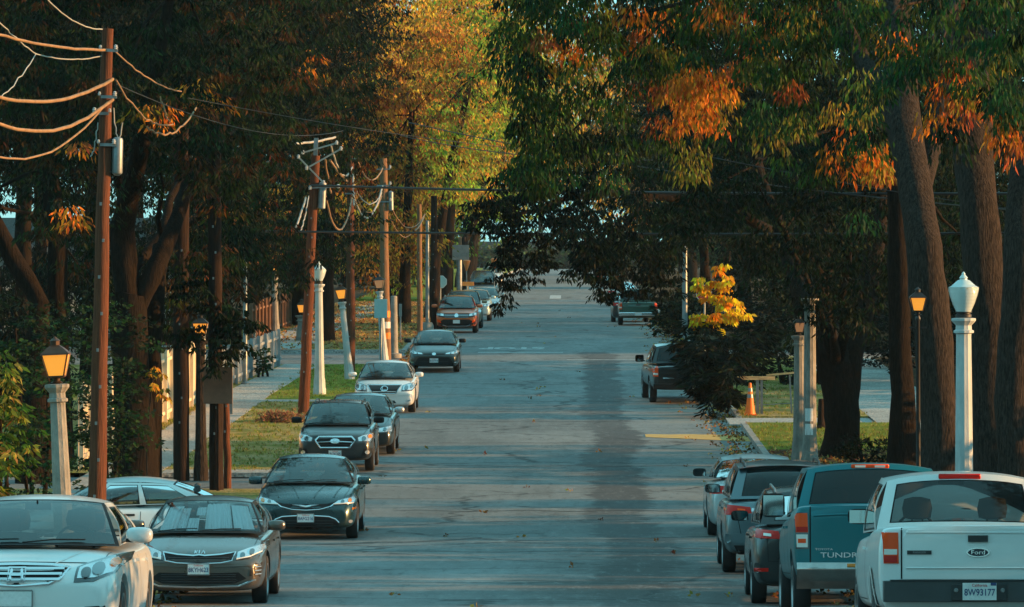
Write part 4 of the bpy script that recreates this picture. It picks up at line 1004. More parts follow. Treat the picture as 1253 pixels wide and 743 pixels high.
def truck_mid(label, pm, bumper, S2, plate, tl, badge=False, tw=(.70,.85)):
    S = var(TRUCK, **S2); c = Car('pickup_truck', label, 'pickup truck', pm, S)
    z1 = interp(S['top'], S['L']-.1)
    tg = c.part('tailgate', c.patch('B', [(-tw[0]+.02,.62),(tw[0]-.02,.62),(tw[0]-.02,z1-.01),(-tw[0]+.02,z1-.01)], .010, res=.1), c.paint)
    c.part('tailgate_handle', c.patch('B', [(-.11,z1-.16),(.11,z1-.16),(.11,z1-.09),(-.11,z1-.09)], .025, res=.06), M['trim'], tg)
    c.line('tailgate_crease', 'B', [(-tw[0]+.05,z1-.22),(tw[0]-.05,z1-.22)], .009, c.paint, .016, parent=tg)
    for k in (1,-1): c.part('tailgate_gap', c.ribbon('B', [(k*tw[0],.60),(k*tw[0],z1)], .008, .004), M['black'])
    if badge: c.line('badge', 'B', [(-.62,.79),(-.28,.79)], .012, M['chrome'], .018, parent=tg)
    c.taillight([([(tw[0]+.02,z1-.33),(tw[1],z1-.33),(tw[1]+.01,z1-.03),(tw[0]+.02,z1-.03)], 'redor'), ([(tw[0]+.03,z1-.28),(tw[1]-.01,z1-.28),(tw[1]-.01,z1-.22),(tw[0]+.03,z1-.22)], 'white_lamp')])
    b = c.part('rear_bumper', MB().box((0, c.L/2+.04, .54), (S['W']*.96, .20, .17)), M[bumper]); soften(b, .03, 3)
    if plate: p = c.part('license_plate', MB().box((0 if plate != 'side' else -.42, c.L/2+.146, .55), (.30, .012, .15)), M['plate'])
    return c

M['p_white'] = paint('pearl white car paint', (.70,.72,.71), .0, .30, .08)
M['p_white2'] = paint('flat white truck paint', (.72,.76,.75), .0, .36, .14)
M['p_bronze'] = paint('bronze grey metallic paint', (.085,.076,.064), .55, .24, .07)
M['p_teal_dark'] = paint('dark teal metallic paint', (.004,.034,.040), .45, .22, .05)
M['p_slate'] = paint('slate metallic paint', (.026,.032,.035), .6, .28)
M['p_slate2'] = paint('green grey metallic paint', (.028,.042,.042), .6, .28)
M['p_orange'] = paint('orange paint', (.62,.115,.018), .1, .32, .05)
M['p_tan'] = paint('tan metallic paint', (.36,.22,.12), .5, .34)
M['p_silver'] = paint('silver metallic paint', (.48,.52,.53), .6, .30)
M['p_teal'] = paint('teal metallic paint', (.002,.14,.165), .5, .34, .01, .35)
M['p_bluegrey'] = paint('blue grey metallic paint', (.11,.16,.18), .7, .26)
M['p_black'] = paint('black paint', (.010,.016,.018), .3, .25, .04)
M['p_green'] = paint('dark green paint', (.010,.070,.050), .3, .35, .05)
M['p_paleblue'] = paint('pale blue paint', (.42,.58,.62), .3, .35)
M['chrome_dark'] = mat('worn chrome bumper', (.42,.40,.38), .2, 1, var=.3, bump=.08, bscale=3)

RP = math.pi
def XL(right_edge_px, d, W, pad=.0): return X(right_edge_px, d)-W/2-pad
# oncoming side (fronts to the camera); y is the front bumper distance
def put_front(c, xc, dfront, rot=0): return c.place(xc, dfront+c.L/2, rot)
def put_rear(c, xc, drear, rot=0): return c.place(xc, drear+c.L/2, RP+rot)
put_front(car_white_foreground(), X(19, 48), 48)
put_front(car_bronze(), X(243, 73.5), 73.5)
put_front(car_teal_sedan(), X(374, 96), 96)
put_front(car_crossover_dark(), X(410, 123), 123)
c = generic_front('parked_car', 'dark sedan tucked close behind the slate crossover', M['p_black'], var(SEDAN, mirm=M['p_silver']), hi=True); put_front(c, X(437, 131), 131)
put_front(car_white_lux(), X(470, 155), 155)
put_front(car_dark_compact(), X(531, 184), 184)
put_front(car_orange(), X(558.5, 230), 230)
c = generic_front('parked_suv', 'tan sport utility vehicle directly behind the orange crossover', M['p_tan'], var(CROSS, H=1.72, zc=1.1), cat='suv', clad=True, rails=True); put_front(c, X(566, 240), 240)
c = generic_front('parked_car', 'pale blue estate car third behind the stop line', M['p_paleblue'], var(CROSS, H=1.56)); put_front(c, X(579, 262), 262)
c = generic_front('parked_car', 'small silver car half seen past the pale blue estate', M['p_silver'], var(SEDAN)); put_front(c, X(592, 285), 285)
c = generic_front('parked_van', 'dark people carrier beyond the silver car near the far junction', M['p_slate'], var(CROSS, H=1.95, W=1.98, L=5.0, yd=4.8, yr=4.5, zc=1.12), cat='van'); put_front(c, X(590, 346), 346)
c = generic_front('parked_car', 'distant white car on the rise past the people carrier', M['p_white'], var(SEDAN)); put_front(c, X(601, 420), 420)
# the sedan standing across the pavement in the driveway
S = var(SEDAN, L=4.42, W=1.69, H=1.40, wb=2.46, fo=.86, r=.30, yc=1.0, yt=1.70, yr=2.95, yd=3.75, zc=.92, zd=.98, xr=.60, mirm=M['trim'], handm=M['black'],
        top=[(0,.58),(.05,.66),(.16,.72),(.5,.80),(1.0,.90),(1.6,.92),(3.3,.94),(3.75,.98),(4.2,.985),(4.37,.93),(4.42,.8)], sh=[(0,.52),(.16,.62),(.5,.72),(1.1,.82),(2.5,.85),(3.8,.88),(4.42,.75)], sglass='glass')
c = generic_front('parked_car', 'white sedan seen side on, standing across the driveway behind the bronze sedan', M['p_white'], S, hi=True)
for ax in 'LR': c.line('side_moulding', ax, [(-1.25,.52),(1.55,.54)], .022, M['black'], .010)
c.root.location = (-7.44, 90.0, gz(90)-.06); c.root.rotation_euler = (0, 0, R(-90+4))
# near side (tails to the camera)
put_rear(truck_white(), X(1197, 48), 48)
put_rear(truck_teal(), X(1077, 62.5), 62.5)
put_rear(suv_small(), X(918, 73)+.93, 73.5)
put_rear(suv_grey(), X(950, 86), 83.0)
put_rear(sedan_rear('parked_car', 'silver grey sedan parked ahead of the blue grey sport utility vehicle', M['p_silver']), X(864, 98)+.93, 97)
put_rear(truck_mid('black crew cab pickup truck half covered by the dark shrub', M['p_black'], 'black', dict(L=5.3, W=1.90, H=1.77, xb=.85, yc=1.3, yt=1.95, yr=3.4, yd=3.6, bed=(3.75,5.2,.66), r=.385, mirm=M['black'], mbig=.5, zb=.42, top=[(0,.92),(.05,1.0),(.16,1.04),(.6,1.08),(1.25,1.11),(3.6,1.15),(5.1,1.17),(5.25,1.165),(5.3,1.13)], sh=[(0,.84),(.16,.97),(1.1,1.05),(3.0,1.09),(5.1,1.11),(5.3,1.06)], zc=1.13, zd=1.17, wins=[(.08,.46),(.5,.9)], rglass='dark_glass'), 'side', True, True, (.74,.90)),
         X(792, 161)+.93, 161, R(3.5))
put_rear(truck_mid('dark green pickup truck with a silver bumper far up the street', M['p_green'], 'chrome', dict(rglass='dark_glass', W=1.88, xb=.83, hi=False), True, True, False, (.74,.89)), X(781, 248), 248)
c = sedan_rear('parked_car', 'grey sedan hidden behind the dark green pickup', M['p_slate']); put_rear(c, X(771, 258), 258)
c = sedan_rear('parked_car', 'white sedan under the hanging branches past the far crossing', M['p_white']); put_rear(c, X(762, 318), 318)
c = sedan_rear('parked_car', 'pale blue sedan at the far end of the near side row', M['p_paleblue']); put_rear(c, X(744, 400), 400)
# ------------------------------------------------------------------ poles, lamps, cables, fences, signs
def upright(name, label, cat, px_base, px_top, py_top, d, group=None, xw=None):
    """an Empty at the foot, leaning so that its top reaches the given place; returns (root, height)"""
    xb = X(px_base, d) if xw is None else xw; zb_ = gl(xb, d); top = P(px_top, py_top, d); h = top.z-zb_
    r = empty(name, (xb, d, zb_), (0, math.atan2(top.x-xb, h), 0), label=label, cat=cat, group=group); return r, h
def lantern(r, z0, s=1.0, metal='bronze', glass='amber_glass'):
    """four sided carriage lantern standing at height z0, about .62 m tall at s = 1"""
    n = MB(); n.lathe([(.055*s,0),(.085*s,.015*s),(.045*s,.04*s),(.05*s,.07*s),(.11*s,.085*s),(.12*s,.10*s)], 12, (0,0,z0)); n.build('lantern_neck', M[metal], r, smooth=40)
    zb, zt = z0+.10*s, z0+.40*s; a, b = .105*s, .175*s
    cage = MB()
    for i in range(4):
        q = math.pi/4+i*math.pi/2; k = math.sqrt(2)
        p0 = Vector((a*k*math.cos(q), a*k*math.sin(q), zb)); p1 = Vector((b*k*math.cos(q), b*k*math.sin(q), zt)); cage.bar(p0, p1, .018*s)
        q2 = q+math.pi/2; p2 = Vector((b*k*math.cos(q2), b*k*math.sin(q2), zt)); cage.bar(p1, p2, .022*s)
        p3 = Vector((a*k*math.cos(q2), a*k*math.sin(q2), zb)); cage.bar(p0, p3, .02*s)
    cage.build('lantern_frame', M[metal], r)
    g = MB(); f = .985
    for k in range(4):
        m4 = Matrix.Rotation(k*math.pi/2, 4, 'Z')
        vs = [m4 @ Vector(v) for v in ((-a*f, -a*f, zb), (a*f, -a*f, zb), (b*f, -b*f, zt), (-b*f, -b*f, zt))]; g.add(vs, [(0,1,2,3)])
    g.build('lantern_glass', M[glass], r)
    t = MB(); t.lathe([(.245*s*1.12,zt-.012*s),(.235*s*1.12,zt+.012*s),(.15*s,zt+.085*s),(.075*s,zt+.12*s)], 4, (0,0,0), rot0=math.pi/4)
    t.lathe([(.06*s,zt+.11*s),(.065*s,zt+.175*s),(.08*s,zt+.18*s),(.035*s,zt+.205*s),(.012*s,zt+.235*s)], 10); t.build('lantern_cap', M[metal], r)
    return .64*s
def cast_post(r, h, w0=.17, w1=.12, m='concrete_post', flutes=True, base=True):
    n = 16 if not flutes else 24; prof = []
    if base: prof += [(w0*1.3,-.12),(w0*1.3,.16),(w0*1.2,.20),(w0*1.15,.42),(w0*1.02,.52)]
    else: prof += [(w0*1.02,-.12)]
    prof += [(w0, .6),(lerp(w0,w1,.35), h*.35),(lerp(w0,w1,.65), h*.62),(w1, h-.30),(w1*1.02,h-.25),(w1*1.35,h-.235),(w1*1.35,h-.20),(w1*1.08,h-.185),(w1*1.05,h-.12),(w1*1.45,h-.07),(w1*1.62,h-.045),(w1*1.62,h-.01),(w1*1.1,h)]
    mb = MB(); mb.lathe(prof, n)
    if flutes:
        mb.v = [((x*(.94 if i % n % 2 else 1)), (y*(.94 if i % n % 2 else 1)), z) for i, (x, y, z) in enumerate(mb.v)]
    return mb.build('post', M[m], r, smooth=25 if flutes else 40)
def lantern_lamp(label, xb, xt, yt, d, s=1.0, post='cast', pm='concrete_post', glass='amber_glass', metal='bronze', w=(.15,.11), group='carriage lantern street lamps'):
    r, h = upright('street_lamp', label, 'street lamp', xb, xt, yt, d, group); hp = h-.62*s
    if post == 'cast': cast_post(r, hp, *w, m=pm)
    else:
        mb = MB().lathe([(.10,-.1),(.10,.12),(.055,.2),(.042,.5),(.035,hp-.1),(.05,hp-.08),(.05,hp-.05),(.03,hp)], 12); mb.tube([(-.16,0,hp-.22),(.16,0,hp-.22)], .013, 6); mb.build('post', M[pm], r, smooth=40)
    lantern(r, hp, s, metal, glass); return r
def acorn_lamp(label, xb, xt, yt, d, s=1.0, w=(.19,.145)):
    r, h = upright('street_lamp', label, 'street lamp', xb, xt, yt, d, 'acorn globe street lamps'); hg = .70*s; hp = h-hg
    cast_post(r, hp, *w, m='white_post', flutes=True)
    MB().lathe([(.10*s,0),(.125*s,.01),(.125*s,.05*s),(.105*s,.06*s),(.105*s,.075*s),(.13*s,.08*s),(.13*s,.095*s)], 20, (0,0,hp)).build('globe_collar', M['iron'], r, smooth=40)
    z = hp+.095*s
    prof = [(.115,0),(.125,.03),(.165,.12),(.205,.24),(.225,.32),(.228,.35),(.225,.365)]
    mb = MB().lathe([(a*s, b*s) for a, b in prof], 32, (0,0,z))
    mb.v = [(x*(1+.03*math.cos(16*math.atan2(y, x))), y*(1+.03*math.cos(16*math.atan2(y, x))), q) for x, y, q in mb.v]
    mb.build('globe', M['acorn'], r, smooth=60)
    MB().lathe([(a*s, b*s) for a, b in [(.235,.36),(.235,.375),(.20,.39),(.15,.43),(.10,.475),(.062,.49),(.055,.505),(.07,.515),(.05,.54),(.028,.565),(.03,.58),(.008,.61)]], 24, (0,0,z)).build('globe_cap', M['acorn'], r, smooth=35)
    return r
# left verge
lantern_lamp('leaning concrete lamp with an amber lantern, above the roof of the cut off white sedan', 82, 67, 413, 70, .98, w=(.145,.10))
acorn_lamp('white post lamp with an acorn globe on the lawn beside the red brown pole', 391, 390, 320, 165, 1.0, (.155,.115))
lantern_lamp('leaning pale lamp with a glowing lantern between the acorn lamp and the white luxury sedan', 428, 416, 346, 176, 1.0, pm='white_post', w=(.13,.09))
lantern_lamp('pale lamp with a dark capped lantern in front of the square sign', 470, 463, 335, 191, 1.0, pm='white_post', glass='amber_dim', metal='iron', w=(.135,.09))
lantern_lamp('far concrete lamp with small amber lantern beyond the picket fence', 337, 336, 319, 222, .85, w=(.15,.11))
lantern_lamp('short stone gate lamp with amber lantern just past the red brown pole', 370, 369, 366, 214, 1.05, w=(.20,.17))
lantern_lamp('brown lamp with amber lantern screened by hanging leaves beside the dark pole', 246, 245, 384, 119, .95, pm='bark', w=(.13,.10), metal='iron')
# right verge
acorn_lamp('tall white post lamp with a faceted acorn globe behind the white pickup truck', 1180, 1179, 333, 83, 1.02, (.155,.118))
lantern_lamp('slim black iron lamp with an amber lantern against the tree trunks', 1124, 1123, 352, 95, .80, post='iron', pm='iron', metal='iron')
lantern_lamp('aged concrete lamp with a dim lantern next to the bare notice post', 978, 978, 386, 125, .76, glass='amber_dim', metal='iron', w=(.15,.12))
r, h = upright('bare_post', 'concrete post without a lamp, paper notices taped to its shaft', 'post', 991, 991, 365, 124); cast_post(r, h, .16, .13)
for zz, hh in ((1.02,.30),(.70,.26)):
    MB().grid(lambda u, v: (.155*math.sin((v-.5)*1.3-.2), -.157*math.cos((v-.5)*1.3-.2), zz+hh*u), 2, 8).build('paper_notice', M['plate'], r, smooth=60)
def slim(name, label, cat, px, yt, d, rad, m, xt=None, n=12):
    r, h = upright(name, label, cat, px, xt or px, yt, d); MB().lathe([(rad*1.9,-.1),(rad*1.9,.05),(rad*1.15,.08),(rad,.3),(rad*.8,h-.02),(rad*.5,h)], n).build('shaft', M[m], r, smooth=40); return r, h
r, h = slim('steel_pole', 'grey steel pole rising past the hedge beside the yellow leaved tree', 'pole', 838, 300, 221, .12, 'steel')
r, h = slim('steel_pole', 'slender pale steel post at the start of the picket fence', 'pole', 300, 300, 172, .075, 'steel')
MB().tube([(0,0,h*.98),(.0,-.1,h+.12),(.1,-.3,h+.15)], .03).build('arm', M['steel'], r, smooth=40)
# utility poles
def pole(label, xb, xt, yt, d, m, r0=.16, r1=.12, hide=None, group='wooden utility poles'):
    r, h = upright('utility_pole', label, 'utility pole', xb, xt, yt, d, group); rr = random.Random(int(xb)); n = 14
    pts = [(rr.uniform(-.012,.012), rr.uniform(-.012,.012), -.3+(h+.3)*i/12) for i in range(13)]
    MB().tube(pts, [lerp(r0, r1, i/12)*(1+rr.uniform(-.02,.02)) for i in range(13)], n).build('shaft', M[m], r, smooth=50)
    for k in range(9):
        z = 1.2+k*.55
        if z < h-.5: MB().box((.02 if k % 2 else -.03, -lerp(r0, r1, z/h)-.008, z), (.035, .02, .05)).build('climbing_bolt', M['steel'], r)
    return r, h
def insul(r, p, s=1): MB().lathe([(.02*s,-.05*s),(.05*s,-.03*s),(.03*s,-.01*s),(.055*s,.01*s),(.03*s,.03*s),(.045*s,.05*s),(.015*s,.07*s)], 10, p).build('insulator', M['insul'], r, smooth=40)
def bracket(r, z, w_, m='steel', x0=0, tilt=0, y=-.15):
    mb = MB(); mb.bar((x0-w_/2, y, z-tilt), (x0+w_/2, y, z+tilt), .035, .045); o = mb.build('crossarm', M[m], r); return o
U1, h1 = pole('tall red brown utility pole standing before the dark hedge, nearest of the row', 117, 131, 35, 80, 'pole_red', .15, .085)
for zz, sx in ((h1-.33,1),(h1-1.03,1),(h1-1.28,-1),(h1-1.75,1)): bracket(U1, zz, .24, x0=.06*sx, y=-.11); insul(U1, (.15*sx, -.15, zz+.04), .65); insul(U1, (-.08*sx, -.15, zz+.04), .5)
bx = MB().lathe([(.03,-.03),(.075,0),(.08,.02),(.08,.50),(.07,.53),(.03,.55)], 12, (.20,-.02,h1-2.18)); bx.build('capacitor_can', M['steel'], U1, smooth=40)
U2, h2 = pole('red brown utility pole with tangled white brackets, at the lawn behind the slate crossover', 371, 386, 190, 152, 'pole_red', .165, .12)
for zz, w_, x0, t in ((h2+.22,.95,.12,.16),(h2-.08,.95,.25,.30),(h2-.42,.75,-.10,-.35),(h2-.9,.8,.3,.04)):
    bracket(U2, zz, w_, 'wirewhite' if t > .1 or t < 0 else 'steel', x0, t); insul(U2, (x0+w_/2, -.15, zz+t)); insul(U2, (x0-w_/2, -.15, zz-t))
MB().bar((0,0,h2-.2),(0,0,h2+.5),.12).build('pole_top', M['steel'], U2)
MB().lathe([(.03,-.03),(.11,0),(.11,.72),(.03,.76)], 12, (.25,-.05,h2-1.5)).build('capacitor_can', M['steel'], U2, smooth=40)
U3, h3 = pole('slim red brown utility pole at the corner of the green lawn', 429, 429, 180, 182, 'pole_red', .17, .11)
for zz in (h3-.4,h3-1.0,h3-1.6): bracket(U3, zz, .4); insul(U3, (.2,-.15,zz+.07))
U4, h4 = pole('tan weathered utility pole by the square sign', 472, 469, 194, 196, 'pole_tan', .19, .14)
for zz in (h4-.4,h4-1.0,h4-1.6): bracket(U4, zz, .5); insul(U4, (.25,-.15,zz+.07))
MB().lathe([(.03,-.03),(.10,0),(.10,.65),(.03,.7)], 12, (.26,-.05,h4-1.9)).build('capacitor_can', M['steel'], U4, smooth=40)
for k, (zz, mm) in enumerate(((1.55,'amber'),(.75,'amber'),(1.15,'white_lamp'))): MB().lathe([(.195,-.12),(.197,.12)], 14, (0,0,zz)).build('reflective_band', M[mm], U4, smooth=40)
pole('thick dark pole between the tree trunk and the lantern lamp on the near verge', 222, 222, 120, 119, 'pole_dark', .185, .17)
pole('dark pole with small sign panels, hung with leafy sprays', 265, 262, 150, 113, 'pole_dark', .155, .14)
pole('orange brown half height post leaning against the dark sign pole', 279, 275, 462, 114, 'pole_red', .085, .075, group='verge posts')
pole('weathered corner post on the leaf strewn verge beyond the side road', 514, 513, 250, 225, 'pole_tan', .12, .10)
pole('dark straight post next to the concrete barrier beyond the side road', 531, 531, 240, 232, 'pole_dark', .16, .14)
r, h = slim('steel_pole', 'thick grey traffic pole with concrete foot beyond the side road', 'pole', 523, 270, 229, .09, 'steel')
MB().lathe([(.30,-.1),(.28,.35),(.2,.5)], 14).build('foot', M['concrete_post'], r, smooth=40)
r, h = slim('steel_pole', 'short round concrete bollard post beside the tan pole', 'post', 482, 362, 197, .15, 'concrete_post')
# cables (each one a thing)
def catenary(a, b, sag, n=18): return [a.lerp(b, i/n)-Vector((0, 0, sag*4*(i/n)*(1-i/n))) for i in range(n+1)]
def cable(label, a, b, sag, rad, m, wob=0, name='cable', group=None, n=18):
    pts = catenary(a, b, sag, n); rr = random.Random(len(label)+int(a.x*10))
    if wob: pts = [p+Vector((rr.uniform(-wob,wob), 0, rr.uniform(-wob,wob))) if 0 < i < n else p for i, p in enumerate(pts)]
    o = MB().tube(pts, rad, 7).build(name, M[m], smooth=60); tag(o, label, 'cable', group); return o
GL = 'tan cables slung from the nearest utility pole'
cable('thick tan cable running from the top insulator of the nearest pole', P(-60,22,74), P(133,61,80), .12, .022, 'rope', .008, group=GL)
cable('thick tan cable drooping from the second insulator of the nearest pole', P(-60,92,74), P(138,97,80), .36, .027, 'rope', .008, group=GL)
cable('thick tan cable drooping from the third insulator of the nearest pole', P(-60,112,74), P(138,122,80), .52, .027, 'rope', .008, group=GL)
cable('slack tan cable looping lowest of those on the nearest pole', P(-60,160,74), P(134,122,80), .62, .016, 'rope', .008, group=GL)
cable('thin grey wire entering from above to the top of the nearest pole', P(48,-12,74), P(126,36,80), .14, .010, 'wirewhite', .004)
cable('thin pale wire hanging in a tangle left of the nearest pole', P(-20,132,76), P(44,66,79), .12, .009, 'wirewhite', .015)
cable('thin pale wire from the tangle to the nearest pole', P(44,66,79), P(128,68,80), .07, .010, 'wirewhite', .006)
cable('thin dark wire crossing down behind the tan cables', P(-20,5,76), P(44,66,79), .05, .010, 'wirewhite', .01)
cable('tan cable falling away from the top of the nearest pole into the trees', P(139,61,80), P(222,112,100), .12, .013, 'rope', .01)
cable('tan cable curling into the foliage from the second insulator', P(142,98,80), P(212,152,100), .25, .014, 'rope', .02)
cable('orange lit cable loop beneath the leaf sprig', P(180,155,95), P(240,132,104), .30, .018, 'rope', .02)
cable('short orange lit cable stub beyond the nearest pole', P(208,150,98), P(196,118,98), .05, .014, 'rope', .02)
cable('loose wire dangling beside the metal can on the nearest pole', P(139,132,80), P(150,150,80), .35, .010, 'wirewhite', .01)
cable('loose wire dangling left of the nearest pole', P(120,150,80), P(111,192,80), .10, .010, 'wirewhite', .01)
GM = 'slack cables between the middle utility poles'
L2 = [(405,178,158,431,205,181,.55,.030,'wirewhite'),(437,196,182,468,206,195,.55,.028,'rope'),(396,230,155,432,236,181,1.25,.030,'rope'),(432,208,181,433,252,180,.05,.032,'wirewhite'),
      (433,240,182,468,228,195,.95,.032,'wirewhite'),(433,225,182,467,236,195,.55,.022,'wirewhite'),(433,232,182,467,240,195,.70,.020,'rope'),(472,236,196,520,262,214,.9,.022,'rope'),(520,262,214,508,282,214,.1,.03,'wirewhite'),
      (472,250,196,505,284,205,.6,.016,'rope'),(398,195,154,405,236,158,.1,.030,'rope'),(404,196,155,425,222,170,.05,.034,'rope'),(374,242,153,362,278,150,.05,.030,'wirewhite'),(378,240,153,368,282,150,.1,.018,'wirewhite'),(362,176,150,410,168,157,.03,.034,'wirewhite')]
LB = ['pale slack cable from the bracketed pole to the slim pole','tan slack cable from the slim pole to the tan pole','deep tan loop hanging from the bracketed pole','bright white cable running down the slim pole','deep white loop between slim pole and tan pole',
      'thin white cable above the deep white loop','thin tan cable below the deep white loop','tan cable sagging away past the tan pole','white cable end hanging in the golden foliage','thin tan wire dropping behind the tan pole','short tan drop wire on the bracketed pole',
      'short thick tan jumper next to the bracketed pole','pale stay wire slanting left below the bracketed pole','thin pale stay wire beside the slanting one','pale spar like cable across the top of the bracketed pole']
for (x0,y0,d0,x1,y1,d1,sg,rd,mm), lb in zip(L2, LB): cable(lb, P(x0,y0,d0), P(x1,y1,d1), sg, rd, mm, .012, group=GM, n=14)
cable('heavy black cable crossing over the street, the upper one', P(380,227,152), P(1400,236,110), .10, .034, 'cable')
cable('black cable crossing over the street, the lower one', P(316,283,148), P(1400,284,118), .06, .030, 'cable')
cable('thin wire high across the street in front of the golden trees', P(500,150,150), P(1300,262,110), .3, .014, 'cable')
cable('faint wire climbing across the green tree', P(490,166,150), P(800,196,130), .2, .012, 'cable')
cable('faint wire crossing behind the trunks', P(850,188,120), P(1330,268,110), .1, .009, 'cable')
cable('faint wire among the leaves in the upper left', P(142,103,82), P(420,160,150), .4, .008, 'cable')
cable('second faint wire among the leaves in the upper left', P(230,120,100), P(760,190,150), .2, .008, 'cable')
# fences, walls
def fence_boards(name, label, p0, p1, h, m, bw=.14, gap=.0, cat='fence', post_m=None, jag=.0):
    r = empty(name, (p0[0], p0[1], gl(*p0)), label=label, cat=cat); L_ = math.dist(p0, p1); n = int(L_/(bw+gap)); rr = random.Random(n); mb = MB(); ux, uy = (p1[0]-p0[0])/L_, (p1[1]-p0[1])/L_; a = math.atan2(uy, ux)
    for i in range(n):
        t = (i+.5)*(bw+gap); x, y = p0[0]+ux*t, p0[1]+uy*t; z = gl(x, y); hh = h+rr.uniform(-jag, jag)
        mb.box((x-p0[0]+rr.uniform(-.004,.004), y-p0[1], z+hh/2-gl(*p0)), (bw*.965, .025, hh), rz=a)
    mb.build('boards', m, r)
    rl = MB()
    for zz in (.25, h-.25): rl.bar((.05*uy, -.05*ux, zz), (p1[0]-p0[0]+.05*uy, p1[1]-p0[1]-.05*ux, gl(*p1)-gl(*p0)+zz), .05, .09)
    rl.build('rails', m, r)
    k = int(L_/2.4)
    for i in range(k+1):
        t = min(L_, i*2.4); x, y = p0[0]+ux*t, p0[1]+uy*t
        MB().box((x-p0[0]+.08*uy, y-p0[1]-.08*ux, gl(x, y)-gl(*p0)+(h+.06)/2-.1), (.10, .10, h+.26)).build('fence_post', post_m or m, r)
    return r
fence_boards('board_fence', 'cream painted board fence along the pavement behind the tree trunks', (-11.35, 122), (-11.2, 161), 1.95, mat('cream fence paint', (.66,.56,.40), .8, var=.28, vscale=2, stretch=(3,3,.5)))
fence_boards('picket_fence', 'grey picket fence sloping up beside the pavement to the side road', (-11.25, 165), (-10.33, 187.8), 1.25, mat('weathered grey pickets', (.30,.34,.36), .85, var=.4, vscale=3, stretch=(4,4,.5)), .11, .035, jag=.02)
rr_ = empty('rail_fence', (-22, 183, gl(-22,183)), label='thin grey pipe rail behind the picket fence', cat='fence')
for zz in (1.35, .7): MB().tube([(0,0,zz),(10.8,4.5,zz+.1)], .03, 8).build('rail', M['steel'], rr_, smooth=60)
for t in (0,.33,.66,1): MB().tube([(10.8*t,4.5*t,-.2),(10.8*t,4.5*t,1.38+.1*t)], .035, 8).build('fence_post', M['steel'], rr_, smooth=60)
fence_boards('board_fence', 'dark brown garden fence across the side road', (-17.5, 209), (-12.9, 209.3), 1.2, M['pole_dark'], .14, .01)
fence_boards('board_fence', 'orange brown garden fence farther along the leafy pavement', (-12.9, 212), (-12.8, 262), 1.5, mat('orange brown fence', (.17,.085,.045), .85, var=.4, vscale=3), .16)
# sign panels on the verge
def sign(name, label, cat, px, ytop, d, w_, h_, m, yb=None, post='steel', rad=.04, back=True, z_extra=0, xt=None):
    r, h = upright(name, label, cat, px, px, ytop, d)
    MB().lathe([(rad,-.2),(rad,h-.05)], 8).build('sign_post', M[post], r, smooth=60)
    p = MB().box((0, -.05-rad, h-h_/2), (w_, .02, h_)).build('sign_panel', m, r); soften(p, .008, 2); return r
M['signteal'] = mat('pale blue green sign enamel', (.30,.50,.52), .4, var=.15)
M['signbrown'] = mat('brown rusted sign back', (.12,.065,.04), .7, .1, var=.4)
M['signgrey'] = mat('grey sign back', (.25,.25,.24), .5, .4, var=.3)
sign('road_sign', 'small square pale blue sign beside the tan utility pole', 'sign', 466, 366, 189, .46, .68, M['signteal'])
sign('road_sign', 'rusty brown sign back on the dark pole, the wider of the two', 'sign', 267, 449, 112.6, .62, .78, M['signbrown'], post='pole_dark')
sign('road_sign', 'narrow grey brown sign back beside the wider rusty one', 'sign', 279, 455, 115.5, .22, .92, M['signgrey'], post='pole_dark')
sign('road_sign', 'slim grey marker post beyond the side road', 'sign', 490, 372, 212, .12, .5, M['signgrey'], rad=.035)
def octagon(label, px, yc, d, s, m, back=False):
    r, h = upright('stop_sign', label, 'sign', px, px, yc, d); MB().lathe([(.035,-.2),(.035,h+s*.5)], 8).build('sign_post', M['steel'], r, smooth=60)
    MB().lathe([(s*.54,0),(s*.54,.012)], 8, (0,-.05,h), rot0=math.pi/8, M=Matrix.Rotation(R(90),3,'X')).build('sign_rim', M['plate'], r)
    p = MB().lathe([(s*.50,0),(s*.50,.016)], 8, (0,-.052,h), rot0=math.pi/8, M=Matrix.Rotation(R(90),3,'X')).build('sign_panel', m, r)
    if not back:
        tb = MB(); text_mb('STOP', s*.36, tb, lambda u, v, q: Vector((u, -.072-q, h+v)), bold=.02); tb.build('lettering', M['plate'], r)
octagon('red octagonal stop sign peeping through the yellow leaves', 862, 359, 196, .62, mat('stop sign red', (.55,.03,.02), .4))
octagon('grey back of an octagonal sign on the far left corner', 539, 345, 318, .75, M['signteal'], True)
r = sign('road_sign', 'grey street sign on the thick pole at the far junction', 'sign', 562, 300, 322, 1.2, .9, M['signgrey'], rad=.17)
sign('road_sign', 'small orange diamond work sign beside the far people carrier', 'sign', 572, 345, 330, .8, .25, mat('work sign orange', (.8,.27,.05), .5))
for px, yy, lb in ((571,318,'orange flag marker left of the far people carrier'),(605,316,'orange flag marker right of the far people carrier')):
    r, h = upright('flag_marker', lb, 'marker', px, px, yy, 341); MB().lathe([(.03,-.1),(.03,h)], 8).build('stick', M['steel'], r, smooth=60)
    MB().lathe([(.02,-.75),(.20,-.25),(.24,-.05),(.12,.0)], 10, (0,0,h)).build('flag', mat('orange plastic', (.75,.22,.05), .5), r, smooth=50)
slim('steel_pole', 'tall pale pole past the octagonal sign back', 'pole', 546, 250, 330, .09, 'steel')
slim('steel_pole', 'tan post in front of the far orange markers', 'pole', 563, 290, 345, .12, 'pole_tan')
slim('steel_pole', 'dark post beside the tan one at the far junction', 'pole', 568, 290, 350, .14, 'pole_dark')
